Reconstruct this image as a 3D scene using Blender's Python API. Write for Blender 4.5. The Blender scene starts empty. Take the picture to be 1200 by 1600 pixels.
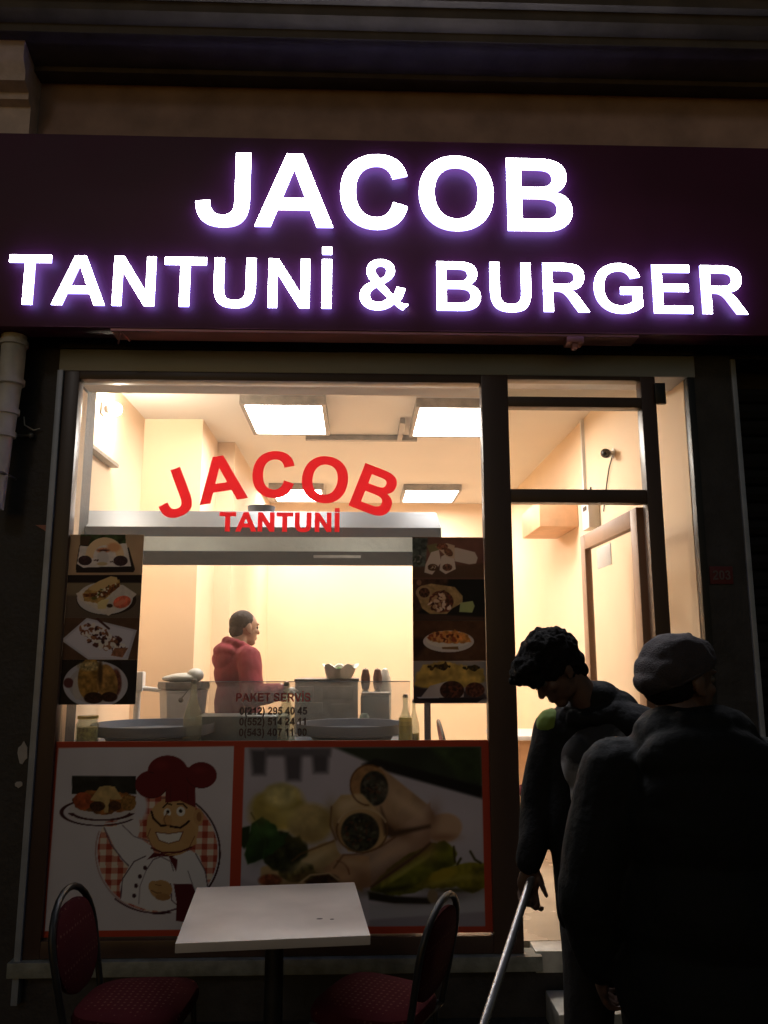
import bpy, bmesh, math, random
import numpy as np
from mathutils import Vector, Matrix, noise, Euler
random.seed(7); rng = np.random.default_rng(7)
PI = math.pi; R = math.radians

# ------------------------------------------------------------------ camera, sky, street light
sc = bpy.context.scene
CAMH, CAMD, FPX = 1.6, 4.15, 1250.0
pitch, yaw, roll = R(10.11), R(1.88), R(.04)
cd = bpy.data.cameras.new('camera'); camo = bpy.data.objects.new('camera', cd)
sc.collection.objects.link(camo); sc.camera = camo
cd.sensor_fit = 'VERTICAL'; cd.sensor_height = 36; cd.sensor_width = 27; cd.lens = FPX/1600*36
cd.clip_start = .05; cd.clip_end = 500
camo.location = (0, -CAMD, CAMH)
camo.rotation_euler = (Matrix.Rotation(-yaw, 3, 'Z') @ Matrix.Rotation(PI/2+pitch, 3, 'X') @ Matrix.Rotation(-roll, 3, 'Z')).to_euler()

w = bpy.data.worlds.new('World'); sc.world = w; w.use_nodes = True
nt = w.node_tree; bg = nt.nodes['Background']
sky = nt.nodes.new('ShaderNodeTexSky'); sky.sky_type = 'NISHITA'; sky.sun_disc = False
sky.sun_elevation = R(8); sky.sun_rotation = R(200); sky.air_density = 2; sky.dust_density = 4
sky.dust_density = 1.0
tn = nt.nodes.new('ShaderNodeMix'); tn.data_type = 'RGBA'; tn.blend_type = 'MULTIPLY'; tn.inputs[0].default_value = 1; tn.inputs[7].default_value = (.66, .80, 1.15, 1)
nt.links.new(sky.outputs[0], tn.inputs[6]); nt.links.new(tn.outputs[2], bg.inputs[0]); bg.inputs[1].default_value = .023
sl = bpy.data.lights.new('street_light', 'SUN'); sl.energy = .075; sl.angle = R(8); sl.color = (1, .88, .80)
slo = bpy.data.objects.new('street_light', sl); sc.collection.objects.link(slo)
slo.location = (-3, -5, 8)
slo.rotation_euler = Vector((.34, .95, -.66)).to_track_quat('-Z', 'Y').to_euler()
sc.view_settings.view_transform = 'Standard'; sc.view_settings.look = 'None'
sc.view_settings.exposure = 0; sc.view_settings.gamma = 1
sc.cycles.use_denoising = True; sc.cycles.max_bounces = 7; sc.cycles.transparent_max_bounces = 16
sc.cycles.caustics_reflective = False; sc.cycles.caustics_refractive = False
sc.cycles.sample_clamp_indirect = 4

# ------------------------------------------------------------------ helpers
C = sc.collection
GZ = -.10      # street level
FZ = .20       # shop floor level

def lin(c):
    return tuple((v/12.92 if v <= .04045 else ((v+.055)/1.055)**2.4) for v in c)
def srgb(r, g, b): return lin((r/255, g/255, b/255))

def mat(name, col, rough=.6, metal=0, var=.12, scale=12, bump=0, bscale=60, spec=.5, emit=None, es=0, trans=0, coat=0, stretch=None):
    m = bpy.data.materials.new(name); m.use_nodes = True
    n = m.node_tree.nodes; l = m.node_tree.links; b = n['Principled BSDF']
    b.inputs['Roughness'].default_value = rough; b.inputs['Metallic'].default_value = metal
    b.inputs['Specular IOR Level'].default_value = spec
    b.inputs['Coat Weight'].default_value = coat
    tc = n.new('ShaderNodeTexCoord'); src = tc.outputs['Object']
    if stretch:
        mp = n.new('ShaderNodeMapping'); mp.inputs['Scale'].default_value = stretch
        l.new(src, mp.inputs['Vector']); src = mp.outputs['Vector']
    ns = n.new('ShaderNodeTexNoise'); ns.inputs['Scale'].default_value = scale; ns.inputs['Detail'].default_value = 6
    l.new(src, ns.inputs['Vector'])
    rp = n.new('ShaderNodeValToRGB')
    rp.color_ramp.elements[0].position = .3; rp.color_ramp.elements[1].position = .7
    rp.color_ramp.elements[0].color = (*[max(0, v*(1-var)) for v in col[:3]], 1)
    rp.color_ramp.elements[1].color = (*[min(1, v*(1+var)) for v in col[:3]], 1)
    l.new(ns.outputs['Fac'], rp.inputs['Fac']); l.new(rp.outputs['Color'], b.inputs['Base Color'])
    mr = n.new('ShaderNodeMapRange'); mr.inputs['To Min'].default_value = max(.02, rough-.08); mr.inputs['To Max'].default_value = min(1, rough+.1)
    l.new(ns.outputs['Fac'], mr.inputs['Value']); l.new(mr.outputs['Result'], b.inputs['Roughness'])
    if bump:
        bn = n.new('ShaderNodeTexNoise'); bn.inputs['Scale'].default_value = bscale; bn.inputs['Detail'].default_value = 4
        l.new(src, bn.inputs['Vector'])
        bp = n.new('ShaderNodeBump'); bp.inputs['Strength'].default_value = bump; bp.inputs['Distance'].default_value = .01
        l.new(bn.outputs['Fac'], bp.inputs['Height']); l.new(bp.outputs['Normal'], b.inputs['Normal'])
    if emit:
        b.inputs['Emission Color'].default_value = (*emit, 1); b.inputs['Emission Strength'].default_value = es
    return m

def emis(name, col, s):
    m = bpy.data.materials.new(name); m.use_nodes = True
    n = m.node_tree.nodes; n.clear()
    e = n.new('ShaderNodeEmission'); o = n.new('ShaderNodeOutputMaterial')
    e.inputs[0].default_value = (*col, 1); e.inputs[1].default_value = s
    m.node_tree.links.new(e.outputs[0], o.inputs[0]); return m

def glass(name, tint=(1, 1, 1), refl=1.0, haze=0.0, hcol=(.8, .85, .85), ior=1.35):
    m = bpy.data.materials.new(name); m.use_nodes = True
    n = m.node_tree.nodes; l = m.node_tree.links; n.clear()
    o = n.new('ShaderNodeOutputMaterial'); t = n.new('ShaderNodeBsdfTransparent'); g = n.new('ShaderNodeBsdfGlossy')
    t.inputs[0].default_value = (*tint, 1); g.inputs['Roughness'].default_value = .02
    f = n.new('ShaderNodeFresnel'); f.inputs['IOR'].default_value = ior
    ge = n.new('ShaderNodeNewGeometry'); iv = n.new('ShaderNodeMath'); iv.operation = 'SUBTRACT'; iv.inputs[0].default_value = 1; iv.use_clamp = True
    l.new(ge.outputs['Backfacing'], iv.inputs[1]); mu = n.new('ShaderNodeMath'); mu.operation = 'MULTIPLY'
    l.new(iv.outputs[0], mu.inputs[0]); l.new(f.outputs[0], mu.inputs[1])
    mx = n.new('ShaderNodeMixShader'); l.new(mu.outputs[0], mx.inputs[0]); l.new(t.outputs[0], mx.inputs[1]); l.new(g.outputs[0], mx.inputs[2])
    last = mx
    if haze:
        d = n.new('ShaderNodeBsdfTranslucent'); d.inputs[0].default_value = (*hcol, 1)
        ns = n.new('ShaderNodeTexNoise'); ns.inputs['Scale'].default_value = 3; ns.inputs['Detail'].default_value = 5
        mr = n.new('ShaderNodeMapRange'); mr.inputs['To Min'].default_value = haze*.4; mr.inputs['To Max'].default_value = haze*1.6
        l.new(ns.outputs['Fac'], mr.inputs['Value'])
        m2 = n.new('ShaderNodeMixShader'); l.new(mr.outputs[0], m2.inputs[0])
        l.new(mx.outputs[0], m2.inputs[1]); l.new(d.outputs[0], m2.inputs[2]); last = m2
    l.new(last.outputs[0], o.inputs[0]); return m

def vcol_mat(name, trans=.0, rough=.45):
    m = bpy.data.materials.new(name); m.use_nodes = True
    n = m.node_tree.nodes; l = m.node_tree.links; b = n['Principled BSDF']
    a = n.new('ShaderNodeVertexColor'); a.layer_name = 'print'
    l.new(a.outputs['Color'], b.inputs['Base Color']); b.inputs['Roughness'].default_value = rough
    b.inputs['Specular IOR Level'].default_value = .3
    if trans:
        t = n.new('ShaderNodeBsdfTranslucent'); l.new(a.outputs['Color'], t.inputs['Color'])
        mx = n.new('ShaderNodeMixShader'); mx.inputs[0].default_value = trans
        l.new(b.outputs[0], mx.inputs[1]); l.new(t.outputs[0], mx.inputs[2]); l.new(mx.outputs[0], n['Material Output'].inputs[0])
    return m

def vinyl(name, col, trans):
    m = mat(name, col, .5, var=.04); n = m.node_tree.nodes; l = m.node_tree.links
    t = n.new('ShaderNodeBsdfTranslucent'); t.inputs[0].default_value = (*col, 1)
    mx = n.new('ShaderNodeMixShader'); mx.inputs[0].default_value = trans
    l.new(n['Principled BSDF'].outputs[0], mx.inputs[1]); l.new(t.outputs[0], mx.inputs[2]); l.new(mx.outputs[0], n['Material Output'].inputs[0])
    return m

class MB:
    def __init__(s): s.b = bmesh.new()
    def box(s, x0, x1, y0, y1, z0, z1, bev=0, M=None):
        r = bmesh.ops.create_cube(s.b, size=1)
        T = Matrix.Translation(((x0+x1)/2, (y0+y1)/2, (z0+z1)/2)) @ Matrix.Diagonal((abs(x1-x0), abs(y1-y0), abs(z1-z0), 1))
        bmesh.ops.transform(s.b, matrix=T, verts=r['verts'])
        vs = r['verts']
        if bev:
            es = list({e for v in vs for e in v.link_edges})
            q = bmesh.ops.bevel(s.b, geom=es, offset=bev, segments=2, affect='EDGES', profile=.6)
            vs = list({v for f in q['faces'] for v in f.verts} | {v for v in vs if v.is_valid})
        if M is not None: bmesh.ops.transform(s.b, matrix=M, verts=vs)
        return s
    def ell(s, c, r, M=None, sub=3):
        q = bmesh.ops.create_icosphere(s.b, subdivisions=sub, radius=1)
        if not hasattr(r, '__len__'): r = (r, r, r)
        T = Matrix.Translation(c) @ (M.to_4x4() if M is not None else Matrix()) @ Matrix.Diagonal((*r, 1))
        bmesh.ops.transform(s.b, matrix=T, verts=q['verts']); return s
    def cone(s, a, b, ra, rb, seg=20, cap=True):
        a, b = Vector(a), Vector(b); d = b-a
        if d.length < 1e-6: return s
        q = bmesh.ops.create_cone(s.b, cap_ends=cap, segments=seg, radius1=ra, radius2=rb, depth=d.length)
        T = Matrix.Translation((a+b)/2) @ d.to_track_quat('Z', 'Y').to_matrix().to_4x4()
        bmesh.ops.transform(s.b, matrix=T, verts=q['verts']); return s
    def cap(s, a, b, ra, rb, sub=2):
        s.cone(a, b, ra, rb, 16); s.ell(a, ra, sub=sub); s.ell(b, rb, sub=sub); return s
    def tube(s, pts, r, seg=10, closed=False):
        pts = [Vector(p) for p in pts]; n = len(pts); rings = []
        up = Vector((0, 0, 1))
        for i, p in enumerate(pts):
            if closed: t = (pts[(i+1) % n]-pts[i-1]).normalized()
            else: t = (pts[min(i+1, n-1)]-pts[max(i-1, 0)]).normalized()
            if i == 0:
                u = t.cross(up)
                if u.length < .05: u = t.cross(Vector((1, 0, 0)))
                u.normalize()
            else: u = (u-t*u.dot(t)).normalized()
            v = t.cross(u)
            rr = r[i] if hasattr(r, '__len__') else r
            rings.append([s.b.verts.new(p+(u*math.cos(2*PI*k/seg)+v*math.sin(2*PI*k/seg))*rr) for k in range(seg)])
        for i in range(n if closed else n-1):
            A, B = rings[i], rings[(i+1) % n]
            for k in range(seg): s.b.faces.new((A[k], A[(k+1) % seg], B[(k+1) % seg], B[k]))
        if not closed:
            s.b.faces.new(rings[0][::-1]); s.b.faces.new(rings[-1])
        return s
    def lathe(s, prof, c=(0, 0, 0), seg=32):
        c = Vector(c); rings = []
        for r, z in prof:
            if r < 1e-5: rings.append([s.b.verts.new(c+Vector((0, 0, z)))])
            else: rings.append([s.b.verts.new(c+Vector((r*math.cos(2*PI*k/seg), r*math.sin(2*PI*k/seg), z))) for k in range(seg)])
        for A, B in zip(rings, rings[1:]):
            for k in range(seg):
                k2 = (k+1) % seg
                if len(A) == 1 and len(B) == 1: continue
                if len(A) == 1: s.b.faces.new((A[0], B[k2], B[k]))
                elif len(B) == 1: s.b.faces.new((A[k], A[k2], B[0]))
                else: s.b.faces.new((A[k], A[k2], B[k2], B[k]))
        return s
    def prism(s, prof, x0, x1):
        """closed (y,z) profile extruded along X"""
        A = [s.b.verts.new((x0, y, z)) for y, z in prof]; B = [s.b.verts.new((x1, y, z)) for y, z in prof]
        n = len(prof)
        for i in range(n): s.b.faces.new((A[i], A[(i+1) % n], B[(i+1) % n], B[i]))
        s.b.faces.new(A[::-1]); s.b.faces.new(B); return s
    def build(s, name, m, parent=None, smooth=True, bevel=0):
        bmesh.ops.recalc_face_normals(s.b, faces=s.b.faces)
        me = bpy.data.meshes.new(name); s.b.to_mesh(me); s.b.free()
        return link(name, me, m, parent, smooth, bevel)

def link(name, me, m, parent=None, smooth=True, bevel=0):
    o = bpy.data.objects.new(name, me); C.objects.link(o)
    if m is not None and not me.materials: me.materials.append(m)
    if smooth and me.polygons:
        me.polygons.foreach_set('use_smooth', [True]*len(me.polygons))
        try: me.set_sharp_from_angle(angle=R(40))
        except Exception: pass
    if parent:
        o.parent = parent
        pi = Matrix.Translation(parent.location).inverted() if parent.type == 'EMPTY' and parent.parent is None else Matrix()
        o.matrix_parent_inverse = pi
    if bevel:
        bv = o.modifiers.new('bevel', 'BEVEL'); bv.width = bevel; bv.segments = 2; bv.limit_method = 'ANGLE'
    return o

def tag(o, label=None, cat=None, group=None, kind=None):
    if label: o['label'] = label
    if cat: o['category'] = cat
    if group: o['group'] = group
    if kind: o['kind'] = kind
    return o
def thing(name, loc, label, cat, group=None):
    o = bpy.data.objects.new(name, None); C.objects.link(o); o.location = loc; o.empty_display_size = .1
    return tag(o, label, cat, group)
def reparent(o, p):
    o.parent = p; o.matrix_parent_inverse = Matrix(); return o

def Bx(name, m, x0, x1, y0, y1, z0, z1, parent=None, bev=0):
    return MB().box(x0, x1, y0, y1, z0, z1, bev).build(name, m, parent)

# ------------------------------------------------------------------ materials
M = {}
M['peach'] = mat('peach_paint', (.86, .655, .455), .75, var=.03, scale=3, bump=.05, bscale=120)
M['ceil'] = mat('ceiling_paint', (.84, .80, .74), .8, var=.03, scale=2)
M['tile'] = mat('floor_tile', (.55, .45, .33), .25, var=.1, scale=4)
M['marble'] = mat('worn_marble', (.50, .50, .46), .35, var=.35, scale=9, bump=.15, bscale=30)
M['street'] = mat('asphalt', (.035, .034, .034), .85, var=.5, scale=30, bump=.7, bscale=160)
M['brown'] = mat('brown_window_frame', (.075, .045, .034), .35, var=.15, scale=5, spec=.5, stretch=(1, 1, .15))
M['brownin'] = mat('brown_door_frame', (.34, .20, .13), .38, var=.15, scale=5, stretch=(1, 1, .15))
M['dark'] = mat('dark_facade_paint', (.035, .034, .038), .55, var=.35, scale=7, bump=.3, bscale=40)
M['steelgrey'] = mat('grey_lintel_steel', (.36, .40, .47), .42, metal=.3, var=.2, scale=6, stretch=(.2, 1, 1))
M['fascia'] = mat('ochre_facade_paint', (.46, .32, .28), .8, var=.25, scale=4, bump=.3, bscale=25)
M['cornice'] = mat('grey_cornice_paint', (.11, .092, .075), .7, var=.3, scale=5, bump=.3, bscale=30)
M['upper'] = mat('brown_upper_render', (.40, .24, .16), .85, var=.3, scale=3, bump=.3, bscale=30)
M['mould'] = mat('pale_moulding', (.80, .66, .60), .7, var=.15, scale=10, bump=.2)
M['panel'] = mat('maroon_sign_panel', (.086, .013, .045), .5, var=.12, scale=2, spec=.4)
M['trim'] = mat('maroon_sign_trim', (.45, .20, .20), .30, metal=.3, var=.3, scale=6, stretch=(.3, 1, 1))
M['signface'] = emis('lit_letter_face', (.96, .95, 1.0), 42)
M['signhalo'] = emis('letter_halo_glow', (.34, .30, 1.0), 6)  # violet glow added on letter sides and backs, imitates lens bloom
M['pvc'] = mat('grey_pvc', (.72, .71, .66), .5, var=.2, scale=8, bump=.1)
M['black'] = mat('black_metal', (.012, .012, .012), .4, var=.3)
M['blackp'] = mat('black_plastic', (.02, .018, .018), .35, var=.2)
M['steel'] = mat('brushed_steel', (.12, .145, .19), .55, metal=.45, var=.08, scale=20, stretch=(.1, 1, 1))
M['steel2'] = mat('dull_steel', (.27, .25, .225), .45, metal=.3, var=.2, scale=14)
M['white'] = mat('white_plastic', (.75, .73, .70), .4, var=.04)
M['red'] = vinyl('red_vinyl', (.97, .17, .20), .7)
M['ink'] = mat('black_vinyl', (.03, .012, .012), .5, var=.1)
M['tablet'] = mat('white_tabletop', (.58, .535, .505), .38, var=.13, scale=4.5)
M['glass'] = glass('window_glass', (.97, .97, .97), haze=.022, hcol=(.95, .93, .92))
M['glassd'] = glass('door_glass', (.96, .96, .95), ior=1.12)
M['guard'] = glass('guard_glass', (.84, .85, .84), haze=.07, hcol=(.6, .62, .62))
M['clear'] = glass('bottle_glass', (.86, .88, .84), haze=.10, hcol=(.7, .75, .7), ior=1.5)
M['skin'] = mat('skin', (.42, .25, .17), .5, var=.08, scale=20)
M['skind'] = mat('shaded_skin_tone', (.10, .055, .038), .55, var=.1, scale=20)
M['hair'] = mat('dark_hair', (.007, .006, .005), .9, spec=.2, var=.4, scale=60, bump=.8, bscale=220)
M['hoodie'] = mat('burgundy_fleece', (.27, .030, .045), .9, var=.14, scale=16, bump=.35, bscale=200)
M['glove'] = mat('clear_glove', (.62, .58, .52), .35, var=.12, scale=40)
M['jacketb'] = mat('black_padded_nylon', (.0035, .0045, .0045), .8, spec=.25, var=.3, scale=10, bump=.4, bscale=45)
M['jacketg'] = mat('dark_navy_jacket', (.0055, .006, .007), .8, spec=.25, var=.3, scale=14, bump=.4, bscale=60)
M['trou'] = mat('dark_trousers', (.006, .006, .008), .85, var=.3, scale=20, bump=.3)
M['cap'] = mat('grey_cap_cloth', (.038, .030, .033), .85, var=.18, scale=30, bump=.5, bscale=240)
M['shirt'] = mat('grey_print_shirt', (.10, .10, .105), .85, var=1.0, scale=7)
_r = [n_ for n_ in M['shirt'].node_tree.nodes if n_.type == 'VALTORGB'][0].color_ramp
_r.elements[0].position = .47; _r.elements[1].position = .56; _r.elements[0].color = (.02, .02, .022, 1)
M['lime'] = mat('lime_panel', (.13, .20, .03), .8, var=.1)
M['shoe'] = mat('black_shoe', (.015, .014, .013), .5)
M['eye'] = mat('eye', (.12, .10, .09), .3)
M['chrome'] = mat('aluminium_pole', (.36, .35, .35), .3, metal=.75, var=.08)
M['oil'] = mat('yellow_oil', (.62, .48, .10), .15, var=.15)
M['pickle'] = mat('pickled_peppers', (.55, .48, .16), .4, var=.5, scale=50)
M['bag'] = mat('white_plastic_bag', (.80, .80, .74), .35, var=.06, bump=.5, bscale=30)
M['green'] = mat('green_leaves', (.12, .25, .05), .7, var=.5, scale=50)
M['wood'] = mat('peach_laminate', (.70, .42, .24), .5, var=.08)
M['paper'] = mat('torn_paper', (.5, .46, .44), .8)
M['orange'] = mat('orange_sticker', (.45, .2, .15), .7)

def chair_fabric():
    m = bpy.data.materials.new('burgundy_dotted_fabric'); m.use_nodes = True
    n = m.node_tree.nodes; l = m.node_tree.links; b = n['Principled BSDF']
    tc = n.new('ShaderNodeTexCoord'); v = n.new('ShaderNodeTexVoronoi'); v.inputs['Scale'].default_value = 42; v.inputs['Randomness'].default_value = .15
    rp = n.new('ShaderNodeValToRGB'); rp.color_ramp.elements[0].position = .16; rp.color_ramp.elements[1].position = .24
    rp.color_ramp.elements[0].color = (.11, .045, .032, 1); rp.color_ramp.elements[1].color = (.05, .004, .007, 1)
    l.new(tc.outputs['Object'], v.inputs['Vector']); l.new(v.outputs['Distance'], rp.inputs[0]); l.new(rp.outputs[0], b.inputs['Base Color'])
    b.inputs['Roughness'].default_value = .9; b.inputs['Specular IOR Level'].default_value = .15; return m
M['fabric'] = chair_fabric()

# ------------------------------------------------------------------ lettering (bold grotesque, em = 1000, caps 716)
GL = {
'A': (722, ["M718 0L561 0L498 163L211 163L152 0L-2 0L279 716L433 716Z", "M451 284L353 549L256 284Z"]),
'B': (722, ["M73 716L359 716C500 716 636 690 636 533C636 455 590 400 535 381C620 362 679 300 679 207C679 90 600 0 430 0L73 0Z", "M218 597L320 597C420 597 492 597 492 515C492 440 430 432 330 432L218 432Z", "M218 313L350 313C460 313 530 300 530 217C530 135 470 120 360 120L218 120Z"]),
'C': (722, ["M531 263L671 219C637 72 539 -12 383 -12C189 -12 47 121 47 352C47 596 190 728 393 728C540 728 638 650 667 513L524 479C508 556 458 604 386 604C285 604 196 540 196 362C196 175 283 112 383 112C457 112 510 165 531 263Z"]),
'E': (667, ["M73 0L73 716L604 716L604 595L218 595L218 436L577 436L577 315L218 315L218 121L618 121L618 0Z"]),
'G': (778, ["M403 263L403 384L715 384L715 99C650 30 540 -12 426 -12C190 -12 44 140 44 361C44 590 190 728 406 728C560 728 665 660 695 520L551 493C530 565 480 604 406 604C280 604 193 530 193 369C193 195 280 112 405 112C470 112 530 140 569 172L569 263Z"]),
'I': (278, ["M68 0L68 716L212 716L212 0Z"]),
'İ': (278, ["M68 0L68 716L212 716L212 0Z", "M68 775L212 775L212 895L68 895Z"]),
'J': (556, ["M372 716L517 716L517 264C517 70 450 -12 278 -12C110 -12 22 75 22 240L159 255C160 150 195 112 270 112C345 112 372 155 372 260Z"]),
'K': (722, ["M74 0L74 716L218 716L218 398L510 716L705 716L435 437L720 0L533 0L335 333L218 215L218 0Z"]),
'N': (722, ["M73 0L73 716L214 716L507 238L507 716L641 716L641 0L496 0L208 467L208 0Z"]),
'O': (778, ["M43 354C43 590 190 728 388 728C590 728 735 590 735 358C735 120 590 -12 390 -12C185 -12 43 120 43 354Z", "M193 359C193 195 280 112 389 112C500 112 586 195 586 360C586 525 500 604 389 604C275 604 193 525 193 359Z"]),
'P': (667, ["M73 0L73 716L305 716C540 716 625 640 625 495C625 330 520 270 350 270L218 270L218 0Z", "M218 595L218 391L300 391C420 391 476 410 476 494C476 580 420 595 310 595Z"]),
'R': (722, ["M73 0L73 716L377 716C560 716 649 660 649 516C649 395 580 335 470 317C540 280 575 220 617 150L715 0L546 0L445 152C375 270 340 299 247 299L218 299L218 0Z", "M218 413L325 413C440 413 499 425 499 506C499 590 450 595 340 595L218 595Z"]),
'S': (667, ["M35 233L176 247C190 150 240 109 325 109C400 109 455 145 455 205C455 265 410 280 310 305C130 345 62 410 62 520C62 650 160 728 320 728C490 728 585 645 590 510L445 505C435 575 400 610 318 610C245 610 200 580 200 535C200 485 250 470 360 445C540 400 605 340 605 215C605 70 500 -12 325 -12C150 -12 52 75 35 233Z"]),
'T': (611, ["M233 0L233 595L21 595L21 716L590 716L590 595L378 595L378 0Z"]),
'U': (722, ["M72 716L217 716L217 330C217 160 240 112 360 112C480 112 497 170 497 320L497 716L642 716L642 335C642 80 580 -12 364 -12C140 -12 72 90 72 330Z"]),
'V': (667, ["M256 0L0 716L157 716L338 186L513 716L667 716L410 0Z"]),
'&': (722, ["M708 80L618 -15C570 15 540 35 505 75C440 15 370 -14 285 -14C130 -14 40 75 40 190C40 290 100 355 195 400C150 455 130 500 130 552C130 650 200 728 325 728C450 728 520 655 520 555C520 480 470 420 370 370L490 215C510 250 525 290 535 335L663 305C645 230 620 170 585 115C630 85 665 95 708 80Z", "M325 445C370 475 395 505 395 550C395 590 370 618 328 618C285 618 258 590 258 552C258 520 280 495 325 445Z", "M268 312C215 280 185 245 185 200C185 145 230 108 290 108C335 108 375 130 415 165Z"]),
'0': (556, ["M40 353C40 600 130 719 275 719C425 719 515 600 515 353C515 110 425 -12 277 -12C130 -12 40 110 40 353Z", "M180 353C180 170 210 105 277 105C345 105 375 170 375 353C375 540 345 603 277 603C210 603 180 540 180 353Z"]),
'1': (556, ["M393 0L256 0L256 517C200 465 140 430 79 410L79 535C160 565 250 630 281 719L393 719Z"]),
'2': (556, ["M505 127L505 0L25 0C35 110 90 180 220 300C330 400 365 440 365 500C365 565 330 605 272 605C210 605 180 570 175 495L38 508C50 650 140 719 275 719C420 719 502 630 502 510C502 400 440 330 340 240C270 175 240 150 222 127Z"]),
'3': (556, ["M37 190L170 207C178 140 215 100 268 100C325 100 370 145 370 220C370 290 330 332 272 332C253 332 230 328 205 321L220 433C300 430 342 468 342 525C342 575 312 607 264 607C215 607 183 575 175 515L48 537C70 655 145 719 265 719C400 719 480 630 480 535C480 465 440 415 375 385C455 367 511 300 511 215C511 85 405 -13 267 -13C140 -13 50 65 37 190Z"]),
'4': (556, ["M311 0L311 144L19 144L19 264L328 716L443 716L443 264L532 264L532 144L443 144L443 0Z", "M311 264L311 507L147 264Z"]),
'5': (556, ["M45 185L181 199C190 135 230 98 282 98C345 98 387 150 387 235C387 320 345 360 280 360C235 360 200 340 165 302L55 318L125 708L505 708L505 573L233 573L210 445C240 460 275 468 310 468C430 468 527 380 527 240C527 90 430 -13 282 -13C150 -13 60 60 45 185Z"]),
'7': (556, ["M43 580L43 707L511 707L511 607C400 490 320 300 312 0L180 0C185 200 250 420 365 580Z"]),
'9': (556, ["M51 165L184 180C190 125 215 98 258 98C330 98 370 165 378 300C350 265 305 243 255 243C130 243 40 335 40 475C40 620 135 719 268 719C420 719 517 600 517 365C517 110 420 -13 255 -13C135 -13 65 50 51 165Z", "M365 465C365 550 325 608 268 608C213 608 180 560 180 483C180 400 215 355 272 355C325 355 365 395 365 465Z"]),
'(': (333, ["M305 -210L210 -210C110 -60 58 90 58 259C58 430 110 590 215 728L308 728C220 580 195 420 195 260C195 90 230 -60 305 -210Z"]),
')': (333, ["M28 -210L123 -210C223 -60 275 90 275 259C275 430 223 590 118 728L25 728C113 580 138 420 138 260C138 90 103 -60 28 -210Z"]),
}
import re
def flat(path, n=9):
    out = []; tk = re.findall(r'[MLCZ]|-?\d+', path); i = 0; cur = None
    while i < len(tk):
        c = tk[i]; i += 1
        if c in 'ML': cur = (float(tk[i]), float(tk[i+1])); i += 2; out.append(cur)
        elif c == 'C':
            p = [cur]+[(float(tk[i+2*k]), float(tk[i+2*k+1])) for k in range(3)]; i += 6
            for k in range(1, n+1):
                t = k/n; q = (1-t)
                out.append(tuple(q**3*p[0][a]+3*q*q*t*p[1][a]+3*q*t*t*p[2][a]+t**3*p[3][a] for a in (0, 1)))
            cur = p[3]
        elif c == 'Z' and out[0] == out[-1]: out.pop()
    return out
def adv(s): return sum(GL[c][0] if c != ' ' else 278 for c in s)
def glyph_mesh(items, depth, name, mats, bevel=0, weight=0, n=9):
    """items: (char, x, z, scale_x, scale_z, angle) -> mesh facing -Y, back on local y=0"""
    cu = bpy.data.curves.new(name, 'CURVE'); cu.dimensions = '2D'; cu.fill_mode = 'BOTH'
    for ch, x, z, sx, sz, an in items:
        ca, sa = math.cos(an), math.sin(an)
        for p in GL[ch][1]:
            pts = flat(p, n); sp = cu.splines.new('POLY'); sp.points.add(len(pts)-1); sp.use_cyclic_u = True
            w_ = GL[ch][0]/2
            for k, (a, b) in enumerate(pts):
                if an: a2, b2 = (a-w_)*sx, (b-358)*sz; a2, b2 = a2*ca-b2*sa, a2*sa+b2*ca
                else: a2, b2 = a*sx, b*sz
                sp.points[k].co = (x+a2, z+b2, 0, 1)
    cu.extrude = depth/2-bevel; cu.bevel_depth = bevel; cu.offset = weight - bevel
    t = bpy.data.objects.new('t', cu); C.objects.link(t)
    dg = bpy.context.evaluated_depsgraph_get(); me = bpy.data.meshes.new_from_object(t.evaluated_get(dg))
    bpy.data.objects.remove(t)
    me.materials.clear()
    for m in mats: me.materials.append(m)
    me.transform(Matrix.Rotation(PI/2, 4, 'X') @ Matrix.Translation((0, 0, depth/2)))
    if len(mats) > 1:
        for p in me.polygons: p.material_index = 0 if p.normal.y < -.5 else 1
    return me

# ------------------------------------------------------------------ setting: street, floor
g = MB().box(-60, 60, -60, .0, GZ-.3, GZ).build('street', M['street']); g['kind'] = 'structure'
g = MB().box(-3.0, 1.79, .11, 6.2, FZ-.25, FZ).build('floor', M['tile']); g['kind'] = 'structure'

# ------------------------------------------------------------------ the shop building
bld = thing('shop_building', (0, 0, GZ), 'shop building with dark ground floor piers, peach painted room and ochre wall above the sign', 'building')
XL, XR, CZ, BY = -1.70, 1.79, 3.45, 5.6
# ground floor facade
Bx('pier', M['dark'], -2.35, -1.57, 0, .5, GZ, 3.22, bld)
Bx('pier', M['dark'], 1.832, 2.04, -.02, .5, GZ, 3.22, bld)
Bx('base_wall', M['dark'], -1.57, .86, .0, .12, GZ, .12, bld)
Bx('base_wall', M['dark'], .86, 1.832, .0, .12, GZ, .10, bld)
Bx('lintel', M['dark'], -2.35, 4.2, .03, .35, 3.222, 3.60, bld)
Bx('shutter_box', M['steelgrey'], -1.60, 1.84, -.03, .20, 3.092, 3.215, bld, .006)
o_ = MB().box(-1.60, 1.84, -.028, .03, 3.221, 3.34).build('shutter_box', M['dark'], bld)
Bx('facade_wall', M['fascia'], -1.83, 6, -.0, .35, 3.61, 5.25, bld)
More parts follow.
